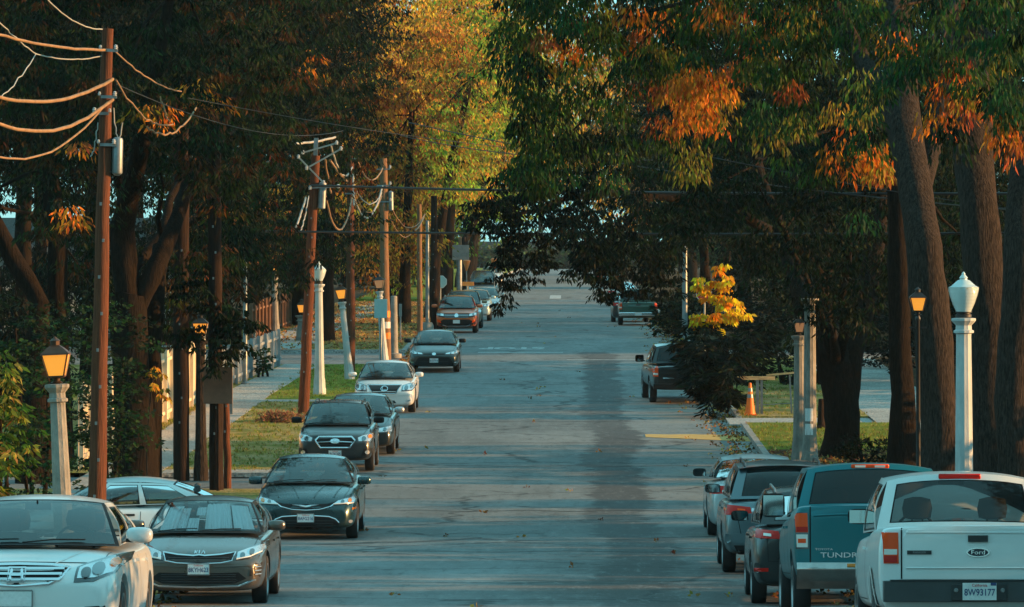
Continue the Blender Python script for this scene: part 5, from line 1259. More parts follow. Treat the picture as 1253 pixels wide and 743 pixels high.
# barricade and cone on the right verge
bz = 152; bxx = X(938, bz); r = empty('barricade', (bxx, bz, gl(6, bz)), label='timber topped barricade with grey legs on the grass beyond the drive', cat='barricade')
M['plank'] = mat('weathered orange plank', (.80,.46,.20), .8, var=.4, vscale=3, stretch=(1,4,4), bump=.3)
MB().box((-.30, 0, 1.02), (1.08, .20, .10)).build('plank', M['plank'], r); MB().bar((.0,.05,1.10), (.78,.0,1.17), .18, .05).build('plank', M['plank'], r)
for x, w_ in ((-.26,.09),(-.14,.07)): MB().bar((x, .0, -.05), (x, 0, .98), w_).build('leg', M['steel'], r)
MB().bar((.72,0,-.05),(.66,.0,1.12),.05).build('leg', M['steel'], r)
MB().bar((-.2,0,.25),(.7,0,.30),.025).build('brace', M['steel'], r)
r = empty('traffic_cone', (X(918, 150.8), 150.9, gl(6, 150.9)), label='tall orange traffic cone with grey bands at the kerb by the barricade', cat='traffic cone')
M['cone'] = mat('orange cone rubber', (1.0,.16,.004), .55, var=.15)
MB().box((0,0,.02), (.36,.36,.04)).build('cone_base', M['cone'], r)
MB().lathe([(.15,.04),(.125,.2),(.045,.86),(.035,.92),(.01,.93)], 20).build('cone_body', M['cone'], r, smooth=50)
for z0 in (.50, .68): MB().lathe([(lerp(.125,.045,(z0-.2)/.66)+.004,z0),(lerp(.125,.045,(z0-.1)/.66)+.004,z0+.10)], 20).build('reflective_band', M['steel'], r, smooth=60)
r, h = slim('bare_post', 'short dark timber post on the lawn behind the notice post', 'post', 1005, 488, 143, .10, 'pole_dark')
# pale house walls glimpsed through gaps behind the gardens
def house(label, x, y, w_, dpt, h, wall, roofc, rz=0):
    r = empty('house', (x, y, gz(y)), (0,0,rz), label=label, cat='house')
    MB().box((0,0,h/2-.2), (w_, dpt, h+.4)).build('wall', wall, r)
    rf = MB(); o_ = .5; a, b = w_/2+o_, dpt/2+o_
    rf.add([(-a,-b,h),(a,-b,h),(a,b,h),(-a,b,h),(-a*.0-a,0,h+1.6),(a,0,h+1.6),(-a,-b,h-.15),(a,-b,h-.15),(a,b,h-.15),(-a,b,h-.15)], [(0,1,5,4),(2,3,4,5),(0,4,3),(1,2,5),(6,7,1,0),(7,8,2,1),(8,9,3,2),(9,6,0,3),(9,8,7,6)])
    rf.build('roof', roofc, r)
    for xx in (-w_*.28, w_*.22):
        f = MB().box((xx,-dpt/2-.03,h*.55), (1.5,.10,1.3)).build('window', M['plate'], r); MB().box((xx,-dpt/2-.085,h*.55), (1.3,.02,1.1)).build('pane', M['dark_glass'], f)
    d_ = MB().box((0,-dpt/2-.03,1.0), (1.0,.08,2.1)).build('door', M['pole_red'], r); MB().box((.38,-dpt/2-.09,1.0), (.05,.06,.12)).build('handle', M['steel'], d_)
M['stucco1'] = mat('peach stucco', (.55,.38,.27), .9, var=.15); M['stucco2'] = mat('pale grey stucco', (.50,.52,.50), .9, var=.15); M['shingle'] = mat('grey roof shingle', (.10,.095,.09), .9, var=.4, vscale=8)
house('peach stucco house glimpsed through the garden trees on the left', -22, 150, 10, 9, 3.2, M['stucco1'], M['shingle'], .1)
house('pale grey stucco house behind the orange brown fence', -24, 235, 12, 10, 3.4, M['stucco2'], M['shingle'], .2)
house('pale grey bungalow deep in shade past the lawn path on the right', 24, 215, 12, 10, 3.2, M['stucco2'], M['shingle'], -.15)

r = empty('school_building', (2, 790, gz(790)), label='long pale building beyond the crest of the street', cat='building')
MB().box((0,0,1.6), (60,12,4.2)).build('wall', mat('dim stucco', (.30,.31,.30), .9, var=.2), r); MB().box((0,0,3.9), (61,13,.5)).build('roof', M['shingle'], r)
for k in range(-6, 7):
    f = MB().box((k*4.2,-6.03,2.2), (2.0,.1,1.2)).build('window', M['plate'], r); MB().box((k*4.2,-6.1,2.2), (1.8,.03,1.0)).build('pane', M['dark_glass'], f)
# ------------------------------------------------------------------ vegetation
G1, G2, G3 = (.010,.022,.011), (.018,.044,.018), (.050,.100,.022)          # dark, mid, fresh green
OL, OR, RU, YE, BR = (.115,.115,.022), (.56,.17,.020), (.22,.065,.020), (.85,.48,.03), (.10,.052,.022)
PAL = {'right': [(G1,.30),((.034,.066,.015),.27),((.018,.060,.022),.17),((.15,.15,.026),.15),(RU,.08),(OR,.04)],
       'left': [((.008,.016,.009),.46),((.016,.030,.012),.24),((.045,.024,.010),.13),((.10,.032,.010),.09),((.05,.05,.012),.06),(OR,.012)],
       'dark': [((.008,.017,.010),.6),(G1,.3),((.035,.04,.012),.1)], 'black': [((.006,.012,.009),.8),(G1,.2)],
       'gold': [(OL,.2),((.52,.27,.03),.36),((.60,.38,.05),.2),(BR,.10),(G3,.14)],
       'rust': [(BR,.25),((.30,.12,.025),.33),((.44,.21,.04),.22),(OL,.2)],
       'fresh': [((.14,.24,.035),.4),((.26,.34,.045),.3),(G2,.15),((.36,.34,.05),.15)],
       'yellow': [(YE,.5),((.80,.26,.012),.42),((.40,.30,.03),.08)], 'hedge': [(G1,.45),(G2,.33),(G3,.14),(BR,.05),((.20,.13,.03),.03)],
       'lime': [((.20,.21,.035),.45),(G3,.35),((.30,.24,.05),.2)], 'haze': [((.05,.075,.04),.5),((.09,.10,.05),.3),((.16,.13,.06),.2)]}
def leaf_mesh(name, C, rad, nl, ll, lw, rng, colr, spread=1.0, droop=1.0, flat=.65):
    """umbrella clusters: pointed leaves hanging from the cap of each cluster"""
    N = len(C); T = N*nl
    ph = rng.uniform(0, 2*np.pi, (N, nl)); cz = rng.uniform(-.25, 1, (N, nl)); sr = np.sqrt(np.clip(1-cz**2, 0, 1)); rr = rng.uniform(.45, 1.05, (N, nl))
    d = np.stack([sr*np.cos(ph), sr*np.sin(ph), cz], -1)
    base = C[:, None, :]+d*(rad[:, None]*rr)[..., None]*np.array([1, 1, flat])
    dirv = np.stack([d[..., 0]*.60*spread, d[..., 1]*.60*spread, -.85*droop+.25*d[..., 2]], -1)+rng.normal(0, .22, (N, nl, 3))
    dirv /= np.linalg.norm(dirv, axis=-1, keepdims=True)
    side = np.cross(dirv, rng.normal(0, 1, (N, nl, 3))); side /= np.linalg.norm(side, axis=-1, keepdims=True)
    L_ = ll*rng.uniform(.6, 1.3, (N, nl, 1)); W_ = L_*lw
    b0 = base; m0 = base+dirv*L_*.42; tp = base+dirv*L_; nrm = np.cross(dirv, side)
    V = np.stack([b0, m0+side*W_+nrm*W_*.35, tp, m0-side*W_+nrm*W_*.35], 2).reshape(-1, 3)
    me = bpy.data.meshes.new(name); me.vertices.add(T*4); me.vertices.foreach_set('co', V.astype(np.float32).ravel())
    me.loops.add(T*4); me.loops.foreach_set('vertex_index', np.arange(T*4, dtype=np.int32)); me.polygons.add(T)
    me.polygons.foreach_set('loop_start', np.arange(0, T*4, 4, dtype=np.int32)); me.polygons.foreach_set('loop_total', np.full(T, 4, dtype=np.int32))
    me.update(calc_edges=True)
    col = (colr[:, None, :]*rng.uniform(.55, 1.5, (N, nl, 1))*np.concatenate([np.ones((N, nl, 1)), rng.uniform(.6, 1.45, (N, nl, 1)), np.ones((N, nl, 1))], -1)).clip(0, .85)
    colv = np.concatenate([np.repeat(col.reshape(-1, 3), 4, axis=0), np.ones((T*4, 1))], 1)
    at = me.attributes.new('leaf', 'FLOAT_COLOR', 'POINT'); at.data.foreach_set('color', colv.astype(np.float32).ravel())
    me.materials.append(M['leaf']); return me
def lump_points(lumps, dens, rng, solid=.45):
    out = []
    for (x, y, z, rx, ry, rz) in lumps:
        n = max(3, int(dens*(rx*ry+ry*rz+rx*rz)/3*4*math.pi)); u = rng.normal(0, 1, (n, 3)); u /= np.linalg.norm(u, axis=1, keepdims=True)
        k = np.where(rng.uniform(0, 1, n) < solid, rng.uniform(.35, .85, n), rng.uniform(.85, 1.08, n)); k = k*(1+.16*np.sin(u[:, 0]*5+x)*np.sin(u[:, 2]*6+y))
        out.append(np.array([x, y, z])+u*k[:, None]*np.array([rx, ry, rz]))
    return np.concatenate(out)
HOT = []
def colours(C, pal, rng, hot=True, sc=.55):
    cols = np.array([c for c, w_ in PAL[pal]]); ws = np.cumsum([w_ for c, w_ in PAL[pal]]); ws /= ws[-1]
    n1 = np.array([mnoise.noise(Vector(c)*sc) for c in C]); q = rng.uniform(0, 1, len(C))*.55+(n1*.9+.5)*.45
    idx = np.searchsorted(ws, np.clip(q, 0, .9999)); out = cols[idx]*rng.uniform(.75, 1.25, (len(C), 1))
    if hot:
        for (h, r_, p_) in HOT:
            dd_ = np.linalg.norm((C-h)*np.array([1, .12, 1]), axis=1)/r_; m = rng.uniform(0, 1, len(C)) < p_*np.clip(1.5-dd_, 0, 1)
            k = int(m.sum()); pick = rng.uniform(0, 1, (k, 1))
            out[m] = np.where(pick < .6, np.array(OR), np.where(pick < .82, np.array(RU)*1.5, np.array((.30,.20,.03))))*rng.uniform(.55, 1.3, (k, 1))
    return out
def limb_path(a, b, rng, n=7, wob=.12):
    L_ = (b-a).length; pts = [a.lerp(b, i/n) for i in range(n+1)]
    return [p+Vector((rng.normal(0, wob*L_*.1), rng.normal(0, wob*L_*.1), .10*L_*math.sin(math.pi*i/n)*.5)) if 0 < i < n else p for i, p in enumerate(pts)]
def tree(name, label, base, trunks, lumps, pal, seed, cr=.38, nl=34, ll=.16, lw=.16, dens=1.6, bark='bark', group=None, limbs=None, cat='tree', droop=1.0, hot=True, solid=.45, spread=1.0, twigs=0, flat=.65):
    """base: ground point; trunks: list of (points, radii) in world coordinates; lumps: world ellipsoids"""
    rng = np.random.default_rng(seed); base = Vector(base)
    r = empty(name, base, label=label, cat=cat, group=group)
    mb = MB()
    for pts, rad in trunks:
        fine = []; fr = []
        for i in range(len(pts)-1):
            for k in range(4):
                t = k/4; fine.append(Vector(pts[i]).lerp(Vector(pts[i+1]), t)-base); fr.append(lerp(rad[i], rad[i+1], t)*(1+rng.normal(0, .03)))
        fine.append(Vector(pts[-1])-base); fr.append(rad[-1]); mb.tube(fine, fr, 20)
    tops = [(Vector(p[-1])-base, q[-1]) for p, q in trunks]
    for k, l in enumerate(lumps[:(limbs if limbs is not None else 7)]):
        tp, tr = tops[k % len(tops)]; e = Vector(l[:3])-base
        pth = limb_path(tp-Vector((0,0,tr)), e, rng); mb.tube(pth, [lerp(tr*.42, .02, (i/7)**.7) for i in range(8)], 8)
    mb.v = [tuple(Vector(v)+mnoise.noise_vector(Vector((v[0]*1.6+seed, v[1]*1.6, v[2]*.7)))*.09+mnoise.noise_vector(Vector((v[0]*6, v[1]*6+seed, v[2]*1.6)))*.03) for v in mb.v]
    if trunks: 
        t_ = mb.build('trunk', M[bark], r, smooth=60)
    C = lump_points(lumps, dens, rng, solid)-np.array(base)
    keep = C[:, 2] > .05; C = C[keep]
    cw = C+np.array(base); col = colours(cw, pal, rng, hot)
    me = leaf_mesh('crown', C, cr*rng.uniform(.6, 1.25, len(C)), nl, ll, lw, rng, col, droop=droop, spread=spread, flat=flat)
    o = link('crown', me, r)
    if twigs:
        tw = MB()
        for i in rng.choice(len(C), min(twigs, len(C)), replace=False):
            p = Vector(C[i]); q = p+Vector((rng.normal(0, .2), rng.normal(0, .2), rng.uniform(.5, 1.4))); tw.tube([p, p.lerp(q, .5)+Vector((rng.normal(0, .06), 0, 0)), q], [.006, .010, .014], 4)
        tw.build('twigs', M[bark], r)
    return r
def PL(px, py, rx, ry, d, dy=None):
    c = P(px, py, d); k = d/FPX; return (c.x, c.y, c.z, rx*k, dy if dy else (rx+ry)/2*k, ry*k)
for (px, py, d, rp, pr) in ((862,128,106,50,.95),(1005,165,104,34,.8),(1065,225,104,40,.9),(1155,150,90,36,.9),(1240,200,86,30,.8),(1190,110,90,30,.5),(1100,90,90,30,.4),(775,40,110,30,.6),(900,60,106,40,.4),(960,110,106,30,.45),(1190,60,98,40,.35),(690,70,112,25,.5),(940,25,106,30,.5),
                            (96,186,96,16,.7),(75,272,96,40,.42),(185,150,100,26,.8),(330,95,130,28,.6),(365,60,150,40,.5),(385,15,180,25,.7),(20,335,120,35,.7),(270,125,110,30,.4),(340,85,140,20,.7),(800,120,112,28,.4)):
    HOT.append((np.array(P(px, py, d)), rp*d/FPX, pr))
def gp(px, d): x = X(px, d); return (x, d, gl(x, d))
# ---- the great trees over the street, near side
b = gp(1150, 100)
tree('street_tree', 'great tree leaning left, its limb reaching over the whole street, behind the black iron lamp', b,
     [([Vector(b)-Vector((0,0,.3)), P(1150,520,100), P(1143,420,100), P(1130,300,100), P(1112,180,101), P(1100,70,102), P(1090,-40,103)], [.52,.36,.34,.33,.31,.28,.24]),
      ([P(1128,300,100), P(1120,230,100.4), P(1085,120,103), P(1020,10,106), P(930,-60,108)], [.20,.22,.18,.15,.10]), ([P(1131,310,100), P(1130,230,101), P(1165,60,104), P(1175,-40,104)], [.2,.2,.17,.14])],
     [PL(1060,-10,150,130,106), PL(900,0,150,130,108), PL(760,20,140,120,111), PL(685,70,72,110,113), PL(668,190,45,70,114,1.5), PL(860,-130,260,90,110,5), PL(1080,-130,200,90,108,5), PL(720,-130,150,90,112,4),
      PL(690,170,80,90,113), PL(800,150,80,80,111), PL(940,90,90,90,106), PL(1000,190,45,45,104), PL(1062,225,42,48,104,1.0), PL(860,120,38,52,106,.9), PL(640,20,50,70,114)],
     'right', 11, cr=.42, nl=90, ll=.18, lw=.14, dens=1.1, flat=1.15, spread=.55, droop=1.25)
b = gp(1212, 92)
tree('street_tree', 'broad grey trunked tree rising between the acorn lamp and the white pickup truck', b,
     [([Vector(b)-Vector((0,0,.3)), P(1212,520,92), P(1208,400,92), P(1196,250,92), P(1186,120,93), P(1180,-20,94)], [.55,.38,.35,.34,.33,.28])],
     [PL(1180,-60,150,80,96), PL(1240,60,80,90,95), PL(1155,120,38,50,88,.7), PL(1150,60,60,50,88,.8), PL(1090,20,60,50,90,.8), PL(1235,30,50,60,86,.8), PL(1238,190,34,44,86,.6), PL(1205,95,26,40,87,.5), PL(1195,30,50,60,87,.7), PL(1110,95,34,50,88,.6), PL(1225,130,40,50,86,.6), PL(1160,175,22,26,87,.4), PL(1062,130,40,60,96,.8), PL(1290,20,50,120,94), PL(1250,-180,160,90,96,4)],
     'right', 12, cr=.38, nl=80, ll=.17, lw=.14, dens=1.3, flat=1.15, spread=.55, droop=1.25, group='grey trunked trees by the white pickup')
b = gp(1246, 89)
tree('street_tree', 'second grey trunk at the edge, close beside the broad one', b,
     [([Vector(b)-Vector((0,0,.3)), P(1242,560,89), P(1240,420,89), P(1252,300,89), P(1262,160,90), P(1290,20,91)], [.5,.30,.28,.30,.30,.25])],
     [PL(1290,80,30,90,91), PL(1260,-60,80,70,92), PL(1290,-190,110,80,92)], 'right', 13, cr=.38, nl=80, ll=.17, lw=.14, dens=1.3, flat=1.15, spread=.55, droop=1.25, group='grey trunked trees by the white pickup')
b = gp(1030, 127.5)
tree('street_tree', 'thick dark trunked tree on the small lawn behind the notice post', b,
     [([Vector(b)-Vector((0,0,.3)), P(1030,520,127.5), P(1028,470,127.5), P(1022,430,127.5)], [.66,.42,.40,.37]), ([P(1026,500,127.5), P(1012,440,127.5), P(985,380,128), P(960,300,130), P(920,180,132)], [.28,.27,.22,.18,.14]), ([P(1034,500,127.5), P(1042,440,127.5), P(1062,360,128), P(1075,260,129), P(1080,140,130)], [.28,.28,.24,.20,.15])],
     [PL(930,225,90,75,123,1.4), PL(1010,285,70,60,123,1.2), PL(850,245,60,55,124,1.2), PL(1062,200,46,90,121,1.1), PL(1075,330,36,50,122,.9), PL(940,320,50,40,125,1.0), PL(1008,372,46,40,123,.8), PL(1052,398,38,30,122.5,.7), PL(985,405,26,26,134,.7), PL(960,150,130,120,140), PL(1080,180,110,120,140), PL(860,200,110,100,140), PL(970,300,80,70,144), PL(1075,330,60,60,142), PL(800,285,60,36,138), PL(770,290,70,46,134), PL(1150,260,60,120,136), PL(740,240,80,70,126), PL(900,20,200,80,135,5),
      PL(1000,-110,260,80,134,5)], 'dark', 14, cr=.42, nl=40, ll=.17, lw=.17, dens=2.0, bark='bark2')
b = gp(1104, 118)
tree('street_tree', 'slimmer trunk half hidden behind the leaning great tree', b,
     [([Vector(b)-Vector((0,0,.3)), P(1104,480,118), P(1100,360,118), P(1096,220,118)], [.42,.26,.24,.2])], [PL(1100,140,110,90,122), PL(1200,120,110,120,122), PL(1180,300,40,60,124)], 'dark', 15, cr=.42, nl=36, ll=.18, dens=1.3, bark='bark2')
# the branch tips hanging into the view of the street
b = gp(1020, 155)
tree('street_tree', 'dark leaved tree whose branch tips hang low across the middle of the street', b,
     [([Vector(b)-Vector((0,0,.3)), P(1018,420,152), P(1000,320,146), P(890,250,141), P(760,235,134)], [.30,.22,.17,.12,.08]), ([P(760,235,134), P(700,240,130), P(640,262,128), P(618,300,128)], [.10,.07,.05,.02]), ([P(800,240,136), P(750,290,134), P(735,330,134)], [.08,.05,.02])],
     [PL(640,270,62,36,128,1.3), PL(600,262,40,26,128,.9), PL(622,322,26,36,128,.6), PL(628,355,15,20,128,.4), PL(655,318,30,28,128,.6), PL(712,290,60,44,130,1.2), PL(718,330,26,20,131,.6), PL(745,350,24,22,133,.6), PL(775,335,45,34,134,1), PL(742,306,50,40,132,1), PL(805,335,32,34,140,1.0), PL(680,215,70,60,122,1.3), PL(740,365,12,12,133,.3), PL(612,376,9,10,128,.3)],
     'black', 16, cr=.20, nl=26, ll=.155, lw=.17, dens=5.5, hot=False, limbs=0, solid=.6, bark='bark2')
# near side shade beyond
def auto_tree(label, x, y, h, cw, pal, seed, trunk_r=.35, lean=0, cz=.45, name='street_tree', group=None, ll=None, dens=None, nl=26, bark='bark2', hot=True, lowest=None):
    rng = random.Random(seed); z = gl(x, y); d = y
    cr = .0024*d+.18; ll = ll or max(.15, .00095*d)
    zs = z+h*cz; tr = [([Vector((x, y, z-.3)), Vector((x+lean*.1, y, z+h*.2)), Vector((x+lean*.3, y, zs)), Vector((x+lean*.6, y, z+h*.7))], [trunk_r*1.4, trunk_r, trunk_r*.85, trunk_r*.5])]
    lumps = []; n = 9
    for i in range(n):
        a = rng.uniform(0, 6.28); q = i/(n-1); zz = z+h*lerp(cz*.9, .93, q); rad = cw*(.55+.45*math.sin(math.pi*min(.95, .25+q*.7)))
        lumps.append((x+lean*q+math.cos(a)*rad*.5, y+math.sin(a)*rad*.5, zz, rad*rng.uniform(.5,.75), rad*rng.uniform(.5,.75), h*rng.uniform(.10,.16)))
    if lowest:
        for k in range(3): lumps.append((x+rng.uniform(-1,1)*cw*.5, y-cw*.3, z+lowest+rng.uniform(0,1.5), cw*.5, cw*.5, 1.5))
    dd = (dens or 1.15/(cr*cr*3.2)/1.25)*(1.5 if pal in ('black', 'dark', 'rust') and y > 120 else 1)
    return tree(name, label, (x, y, z), tr, lumps, pal, seed, cr=cr, nl=nl, ll=ll, lw=.20, dens=dd, bark=bark, group=group, hot=hot, solid=.35)
kinds = {'black': 'near black evergreen', 'dark': 'dark green tree', 'gold': 'golden leaved tall tree', 'rust': 'rust brown leaved tree', 'fresh': 'bright green tree', 'haze': 'pale hazy tree'}
far = [ # x, y, height, crown half width, palette, lean, lowest, label
 (8.2,172,15,4.2,'black',0,None,'near black tree directly behind the yellow leaved sapling'),
 (15.5,176,13,4.6,'dark',0,2.0,'dark green garden tree past the lawn path'),
 (17.5,185,14,5.5,'black',0,1.5,'near black garden tree filling the shade under the great trees'),
 (11.5,204,17,5.0,'black',0,2.0,'near black tree on the near side street corner'),
 (7.6,232,17,4.8,'dark',-1,3.0,'dark green tree arching over the dark green pickup'),
 (14,245,15,6,'black',0,2.0,'tall black green tree behind the steel pole'),
 (7.0,275,13,5.0,'dark',-1.5,4,'dark green street tree past the dark green pickup'),
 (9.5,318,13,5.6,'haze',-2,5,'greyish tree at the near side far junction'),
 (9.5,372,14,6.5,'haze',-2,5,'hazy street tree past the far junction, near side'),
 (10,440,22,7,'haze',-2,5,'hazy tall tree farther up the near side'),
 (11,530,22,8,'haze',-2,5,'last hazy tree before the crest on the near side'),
 (26,210,14,7,'black',0,1.5,'near black tree beside the shaded bungalow'),
 (24,290,13,8,'dark',0,1.5,'broad dark tree deep behind the near side gardens'),
 (-9.9,214,16,3.4,'black',.6,3.6,'thick trunked dark tree at the leafy pavement corner'),
 (-7.8,247,14,3.6,'rust',.6,2.7,'rust brown tree over the orange crossover'),
 (-12.5,242,19,4.4,'dark',0,3,'dark green tree behind the leafy pavement'),
 (-9.3,275,19,4.0,'gold',1.2,2.6,'golden tree dropping leaves beyond the orange crossover'),
 (-12.8,300,24,5.5,'gold',1,5,'tallest golden tree, above the utility poles'),
 (-7.6,322,23,4.4,'gold',1.6,6,'golden tree in the middle distance left of the green one'),
 (-16.5,335,26,7,'rust',1,4,'towering rust brown tree behind the golden ones'),
 (-7.0,262,17,4.3,'fresh',3.4,6.8,'bright green tree catching the light over the far lane'),
 (-10,385,24,6,'gold',2,6,'hazy golden tree past the far junction'),
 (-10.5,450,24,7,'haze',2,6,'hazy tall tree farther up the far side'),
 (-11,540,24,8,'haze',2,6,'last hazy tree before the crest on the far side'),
 (-16.2,178,16,4.6,'black',.5,2.2,'near black garden tree behind the picket fence'),
 (-20.5,205,18,6.5,'black',0,1.5,'near black tree past the pipe rail'),
 (-15.0,228,18,5,'black',0,2.5,'near black tree behind the dark garden fence'),
 (-22,260,20,8,'dark',0,2,'broad dark tree behind the pale grey house'),
 (-26,310,24,9,'rust',0,2,'broad rust brown tree far behind the left gardens'),
 (-17,138,14,4.6,'black',.5,1.6,'near black tree behind the cream fence'),
 (11,40,15,4.5,'dark',0,None,'unseen tree added for shade on the near side, next to the white pickup'),(11,16,15,4.5,'dark',0,None,'second unseen tree added for shade on the near side'),(11,-12,15,4.5,'dark',0,None,'third unseen tree added for shade on the near side'),  # this row and the next: unseen trees added to shade the near zone
 (-13,30,15,4.5,'dark',0,None,'unseen tree added to cut sky light on the far side, level with the cut off sedan'),(-13,0,15,4.5,'dark',0,None,'second unseen tree added to cut sky light on the far side'),
 (-8.8,352,26,6,'gold',5.0,9,'golden tree leaning over the street at the far junction'),(-9.5,500,26,8,'gold',7,7,'last golden tree on the crest, far side'),(7.2,520,24,7,'rust',-4,7,'rust coloured tree on the crest, near side'),(-5,815,34,10,'haze',2,3,'tall hazy tree behind the long pale building, left of its middle'),(6,825,34,10,'haze',0,3,'tall hazy tree behind the long pale building, right of its middle'),(-27,225,23,8,'black',0,1.5,'tall black tree behind the grey house, nearer one'),(-19.5,238,22,6,'black',0,1.5,'tall black tree between the grey house and the orange brown fence'),(-33,300,25,9,'black',0,1.5,'tall black tree behind the grey house, farther one'),(-17.5,262,24,6,'dark',0,1.5,'tall dark tree behind the orange brown fence'),(20,232,20,7,'black',0,1.5,'tall black tree right behind the shaded bungalow'),(-24,112,18,6,'black',0,1.5,'near black tree at the head of the driveway'),(-15.5,150,19,5.0,'black',0,1.6,'tall near black tree behind the middle of the cream fence'),(-21,192,22,7,'black',0,1.6,'tallest near black tree past the pipe rail'),(13,470,25,7,'haze',-3,3,'hazy tree closing the crest on the near side'),(-14,480,26,8,'haze',3,3,'hazy tree closing the crest on the far side'),
 (-13,362,26,6,'rust',1,3,'rust coloured tall tree just past the far junction'),(13,345,13,6,'dark',0,3,'tall dark tree just past the far junction, near side'),(-17,285,26,6.5,'rust',1,3,'rust coloured tree over the pale grey house')]
for i, (x, y, h, cw, pal, lean, lo, lb) in enumerate(far):
    auto_tree(lb, x, y, h, cw, pal, 100+i, trunk_r=.13+.007*h, lean=lean, lowest=lo, nl=30)
auto_tree('fresh green tree reaching across the street far beyond the junction', -8.6, 432, 20, 8, 'fresh', 401, .3, 6.5, cz=.28)
auto_tree('golden tree reaching across the street far beyond the junction', 7.6, 455, 19, 8, 'gold', 402, .3, -6.5, cz=.28)
auto_tree('green tree overhanging the lane above the last parked cars', -8.4, 395, 17, 5, 'fresh', 403, .3, 4.0, cz=.30)
# ---- left side trees near
b = gp(165, 112)
tree('street_tree', 'forked dark tree behind the driveway sedan, amber leaves among its upper boughs', b,
     [([Vector(b)-Vector((0,0,.3)), P(165,520,112), P(160,430,112), P(158,360,112)], [.6,.42,.38,.40]), ([P(158,370,112), P(150,280,112), P(168,200,111), P(190,80,110), P(215,-30,110)], [.32,.26,.2,.15,.1]), ([P(165,380,112), P(190,330,112), P(230,230,114), P(290,120,116)], [.24,.2,.15,.1]), ([P(185,590,113), P(187,470,113), P(190,380,113), P(196,300,114)], [.24,.20,.19,.15])],
     [PL(130,40,110,100,112), PL(250,60,110,110,116), PL(60,120,90,110,108), PL(200,180,90,70,112), PL(295,150,60,110,124), PL(90,220,70,70,106), PL(258,260,76,80,122), PL(150,-90,220,90,112,5), PL(330,-60,130,110,125,4), PL(240,335,60,50,116,1.3), PL(190,110,90,80,106,1.4), PL(268,190,65,80,109,1.4), PL(110,120,60,60,105,1.2), PL(325,100,55,80,118,1.3), PL(250,320,70,70,124), PL(205,390,36,50,121,1), PL(312,318,42,42,140), PL(125,330,44,60,114,1), PL(320,320,70,50,130), PL(180,130,45,35,101,.8), PL(75,275,40,36,97,.7), PL(96,186,12,16,96,.3)],
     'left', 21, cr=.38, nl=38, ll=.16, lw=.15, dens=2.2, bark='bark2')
b = gp(262, 114)
tree('creeper_sprays', 'leafy sprays growing round the dark sign pole above the driveway sedan', b, [([Vector(b), P(258,500,113.6), P(256,420,113.4)], [.03,.03,.02])],
     [PL(262,400,30,36,112.6,.5), PL(300,392,26,22,112.4,.4), PL(228,410,20,20,112.6,.35), PL(285,425,34,20,112.2,.4), PL(250,360,40,30,113,.5), PL(265,440,22,18,112,.3)], 'dark', 22, cr=.16, nl=22, ll=.15, lw=.2, dens=6, limbs=3, hot=False, cat='climber')
b = gp(190, 112)
tree('sapling', 'thin sapling with a few bright leaves before the cream fence', gp(180, 108), [([Vector(gp(180,108)), P(186,470,108), P(196,450,108)], [.02,.015,.01])], [PL(192,462,10,14,108,.15), PL(200,482,8,8,108,.1)], 'gold', 23, cr=.07, nl=14, ll=.14, lw=.2, dens=14, limbs=0, hot=False)
b = gp(40, 118)
tree('garden_tree', 'leaning trunked tree at the far edge, pink light glinting behind it', b, [([Vector(b)-Vector((0,0,.3)), P(48,370,118), P(15,310,118), P(-25,240,118)], [.4,.24,.2,.16]), ([P(75,560,119), P(72,400,119), P(70,300,119), P(60,200,119)], [.3,.24,.22,.18])],
     [PL(-20,120,110,110,122), PL(30,20,110,80,120), PL(-40,-60,140,80,120,4), PL(60,230,60,50,124), PL(100,330,40,40,126), PL(-30,260,50,60,124)], 'left', 24, cr=.38, nl=34, ll=.17, dens=1.9, bark='bark2')
b = gp(345, 150)
tree('garden_tree', 'dark tree over the picket fence with rust coloured upper leaves', (-12.6,158,gl(-12.6,158)), [([Vector((-12.6,158,.5)), Vector((-12.5,158,3.5)), Vector((-12.2,158,6))], [.4,.3,.25])],
     [PL(380,60,80,90,160), PL(300,130,90,100,158), PL(400,190,55,70,166), PL(330,230,80,60,156), PL(350,-40,120,70,160), PL(440,130,50,80,175), PL(270,230,60,80,155), PL(410,290,60,40,175), PL(300,290,50,35,165)], 'left', 25, cr=.46, nl=34, ll=.19, dens=1.8, bark='bark2')
# ---- shrubs and hedges
def shrub(name, label, lumps, pal, seed, cr=.25, nl=30, ll=.11, lw=.3, dens=3.2, group=None, cat='shrub', stems=3, droop=.35, spread=1.6, hot=False):
    c = np.mean([[l[0], l[1]] for l in lumps], axis=0); base = (float(c[0]), float(c[1]), gl(float(c[0]), float(c[1])))
    rng = random.Random(seed); tr = []
    for k in range(stems):
        l = lumps[k % len(lumps)]; tr.append(([Vector(base)+Vector((rng.uniform(-.2,.2), rng.uniform(-.2,.2), -.1)), Vector((l[0], l[1], max(base[2]+.2, l[2])))], [.05,.02]))
    return tree(name, label, base, tr, lumps, pal, seed, cr=cr, nl=nl, ll=ll, lw=lw, dens=dens, limbs=0, hot=hot, group=group, cat=cat, droop=droop, spread=spread, bark='bark2', solid=.3)
shrub('hedge', 'tall dark hedge behind the leaning lantern lamp', [PL(20,400,60,60,100), PL(60,450,60,80,99), PL(10,520,70,90,98), PL(70,540,60,80,98), PL(110,420,45,60,103)], 'hedge', 31, dens=2.4)
shrub('hedge', 'dark hedge with yellow flecks between the nearest utility pole and the trunks', [PL(125,500,45,80,106), PL(150,440,40,70,107), PL(135,570,45,60,105), PL(165,540,22,60,106)], 'hedge', 32, dens=2.6)
